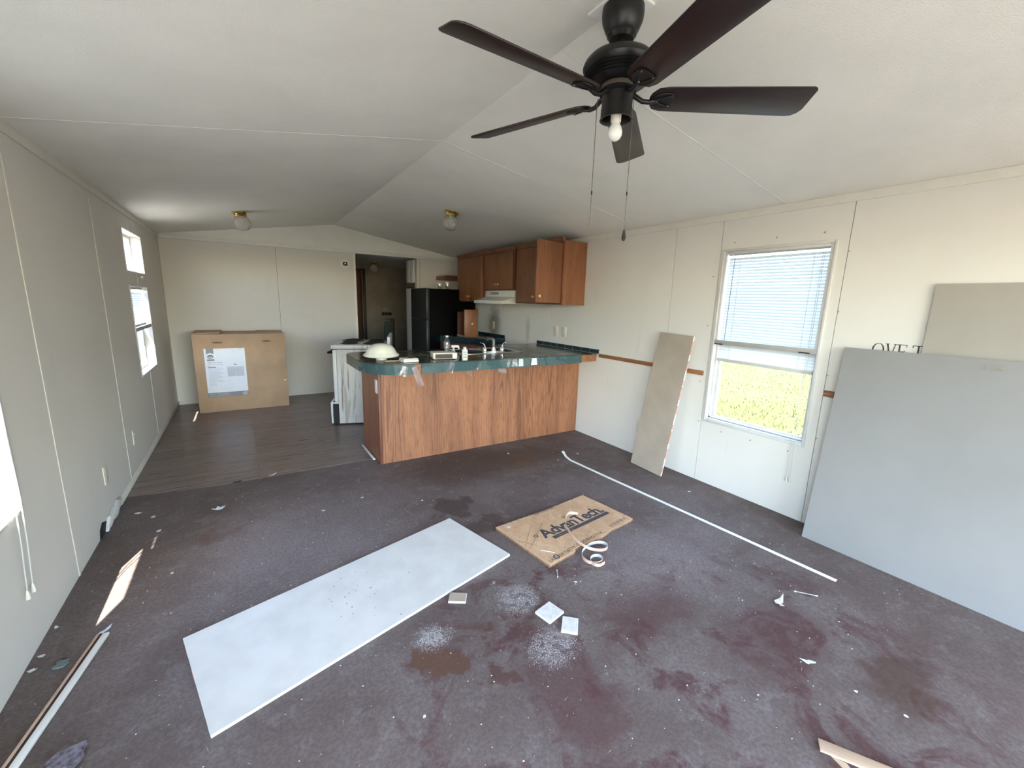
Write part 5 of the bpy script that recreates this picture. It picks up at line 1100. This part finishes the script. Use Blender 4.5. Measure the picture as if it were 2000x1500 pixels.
for k in range(3): obj('valve', MB().lathe([(0.0, 0), (0.036, 0), (0.036, 0.03), (0, 0.03)], 14), 'black_matte', wv, loc=(-0.075 + 0.075 * k, -0.010, 0.035), rot=(math.pi / 2, 0, 0))
ap_ = thing('access_panel', 'dark grey rounded panel leaning in the wooden hatch on the hall wall', 'panel', (2.69, YH - 0.03, 0.003))
obj('hatch_frame', MB().box(0.05, 0.075, -0.005, 0.028, 0, 0.99).box(0.10, 0.125, -0.005, 0.028, 0, 0.99).box(-0.06, 0.125, -0.005, 0.028, 0.965, 0.99), 'oak_dark', ap_)
obj('grey_panel', MB().prism([(-0.11, 0.30), (0.06, 0.10), (0.06, 0.94), (-0.06, 0.94), (-0.10, 0.90), (-0.12, 0.60)], -0.04, -0.008, 'XZ'), 'chip_green', ap_, bevel=0.01)
obj('panel_foot', MB().box(-0.01, 0.06, -0.04, -0.008, 0, 0.3), 'chip_dark', ap_)
ws = thing('wire_shelf', 'faint white wire shelf bracket on the hall end wall', 'shelf', (2.79, YH, 1.62))
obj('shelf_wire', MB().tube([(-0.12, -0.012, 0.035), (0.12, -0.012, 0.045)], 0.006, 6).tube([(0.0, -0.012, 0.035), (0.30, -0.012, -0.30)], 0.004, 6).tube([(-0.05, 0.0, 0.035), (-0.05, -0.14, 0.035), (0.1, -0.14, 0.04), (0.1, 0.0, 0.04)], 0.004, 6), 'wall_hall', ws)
hc_ = thing('hall_cupboard', 'white cupboard high in the hall opening beside the refrigerator', 'cupboard', (2.65, 7.0, 1.69))
obj('cupboard_body', MB().box(-0.245, 0.25, -0.17, 0.20, 0.0, 0.37), 'plastic', hc_, bevel=0.003)
obj('cupboard_door', MB().box(-0.262, -0.246, -0.165, 0.01, 0.01, 0.36), 'plastic', hc_, bevel=0.002)
obj('cupboard_door', MB().box(-0.262, -0.246, 0.018, 0.195, 0.01, 0.36), 'plastic', hc_, bevel=0.002)
tc_ = thing('utility_cabinet', 'tall white cabinet in the hall behind the refrigerator', 'cabinet', (2.65, 7.0, 0.003))
obj('cabinet_body', MB().box(-0.255, 0.25, -0.17, 0.20, 0.0, 1.60), 'plastic', tc_, bevel=0.004)
obj('cabinet_door', MB().box(-0.272, -0.256, -0.165, 0.195, 0.06, 1.59), 'plastic', tc_, bevel=0.003)
obj('gap_shade_strip', MB().box(-0.26, 0.25, -0.17, 0.20, 1.60, 1.615), 'chip_dark', tc_)  # dark strip paints the shaded gap below the cupboard
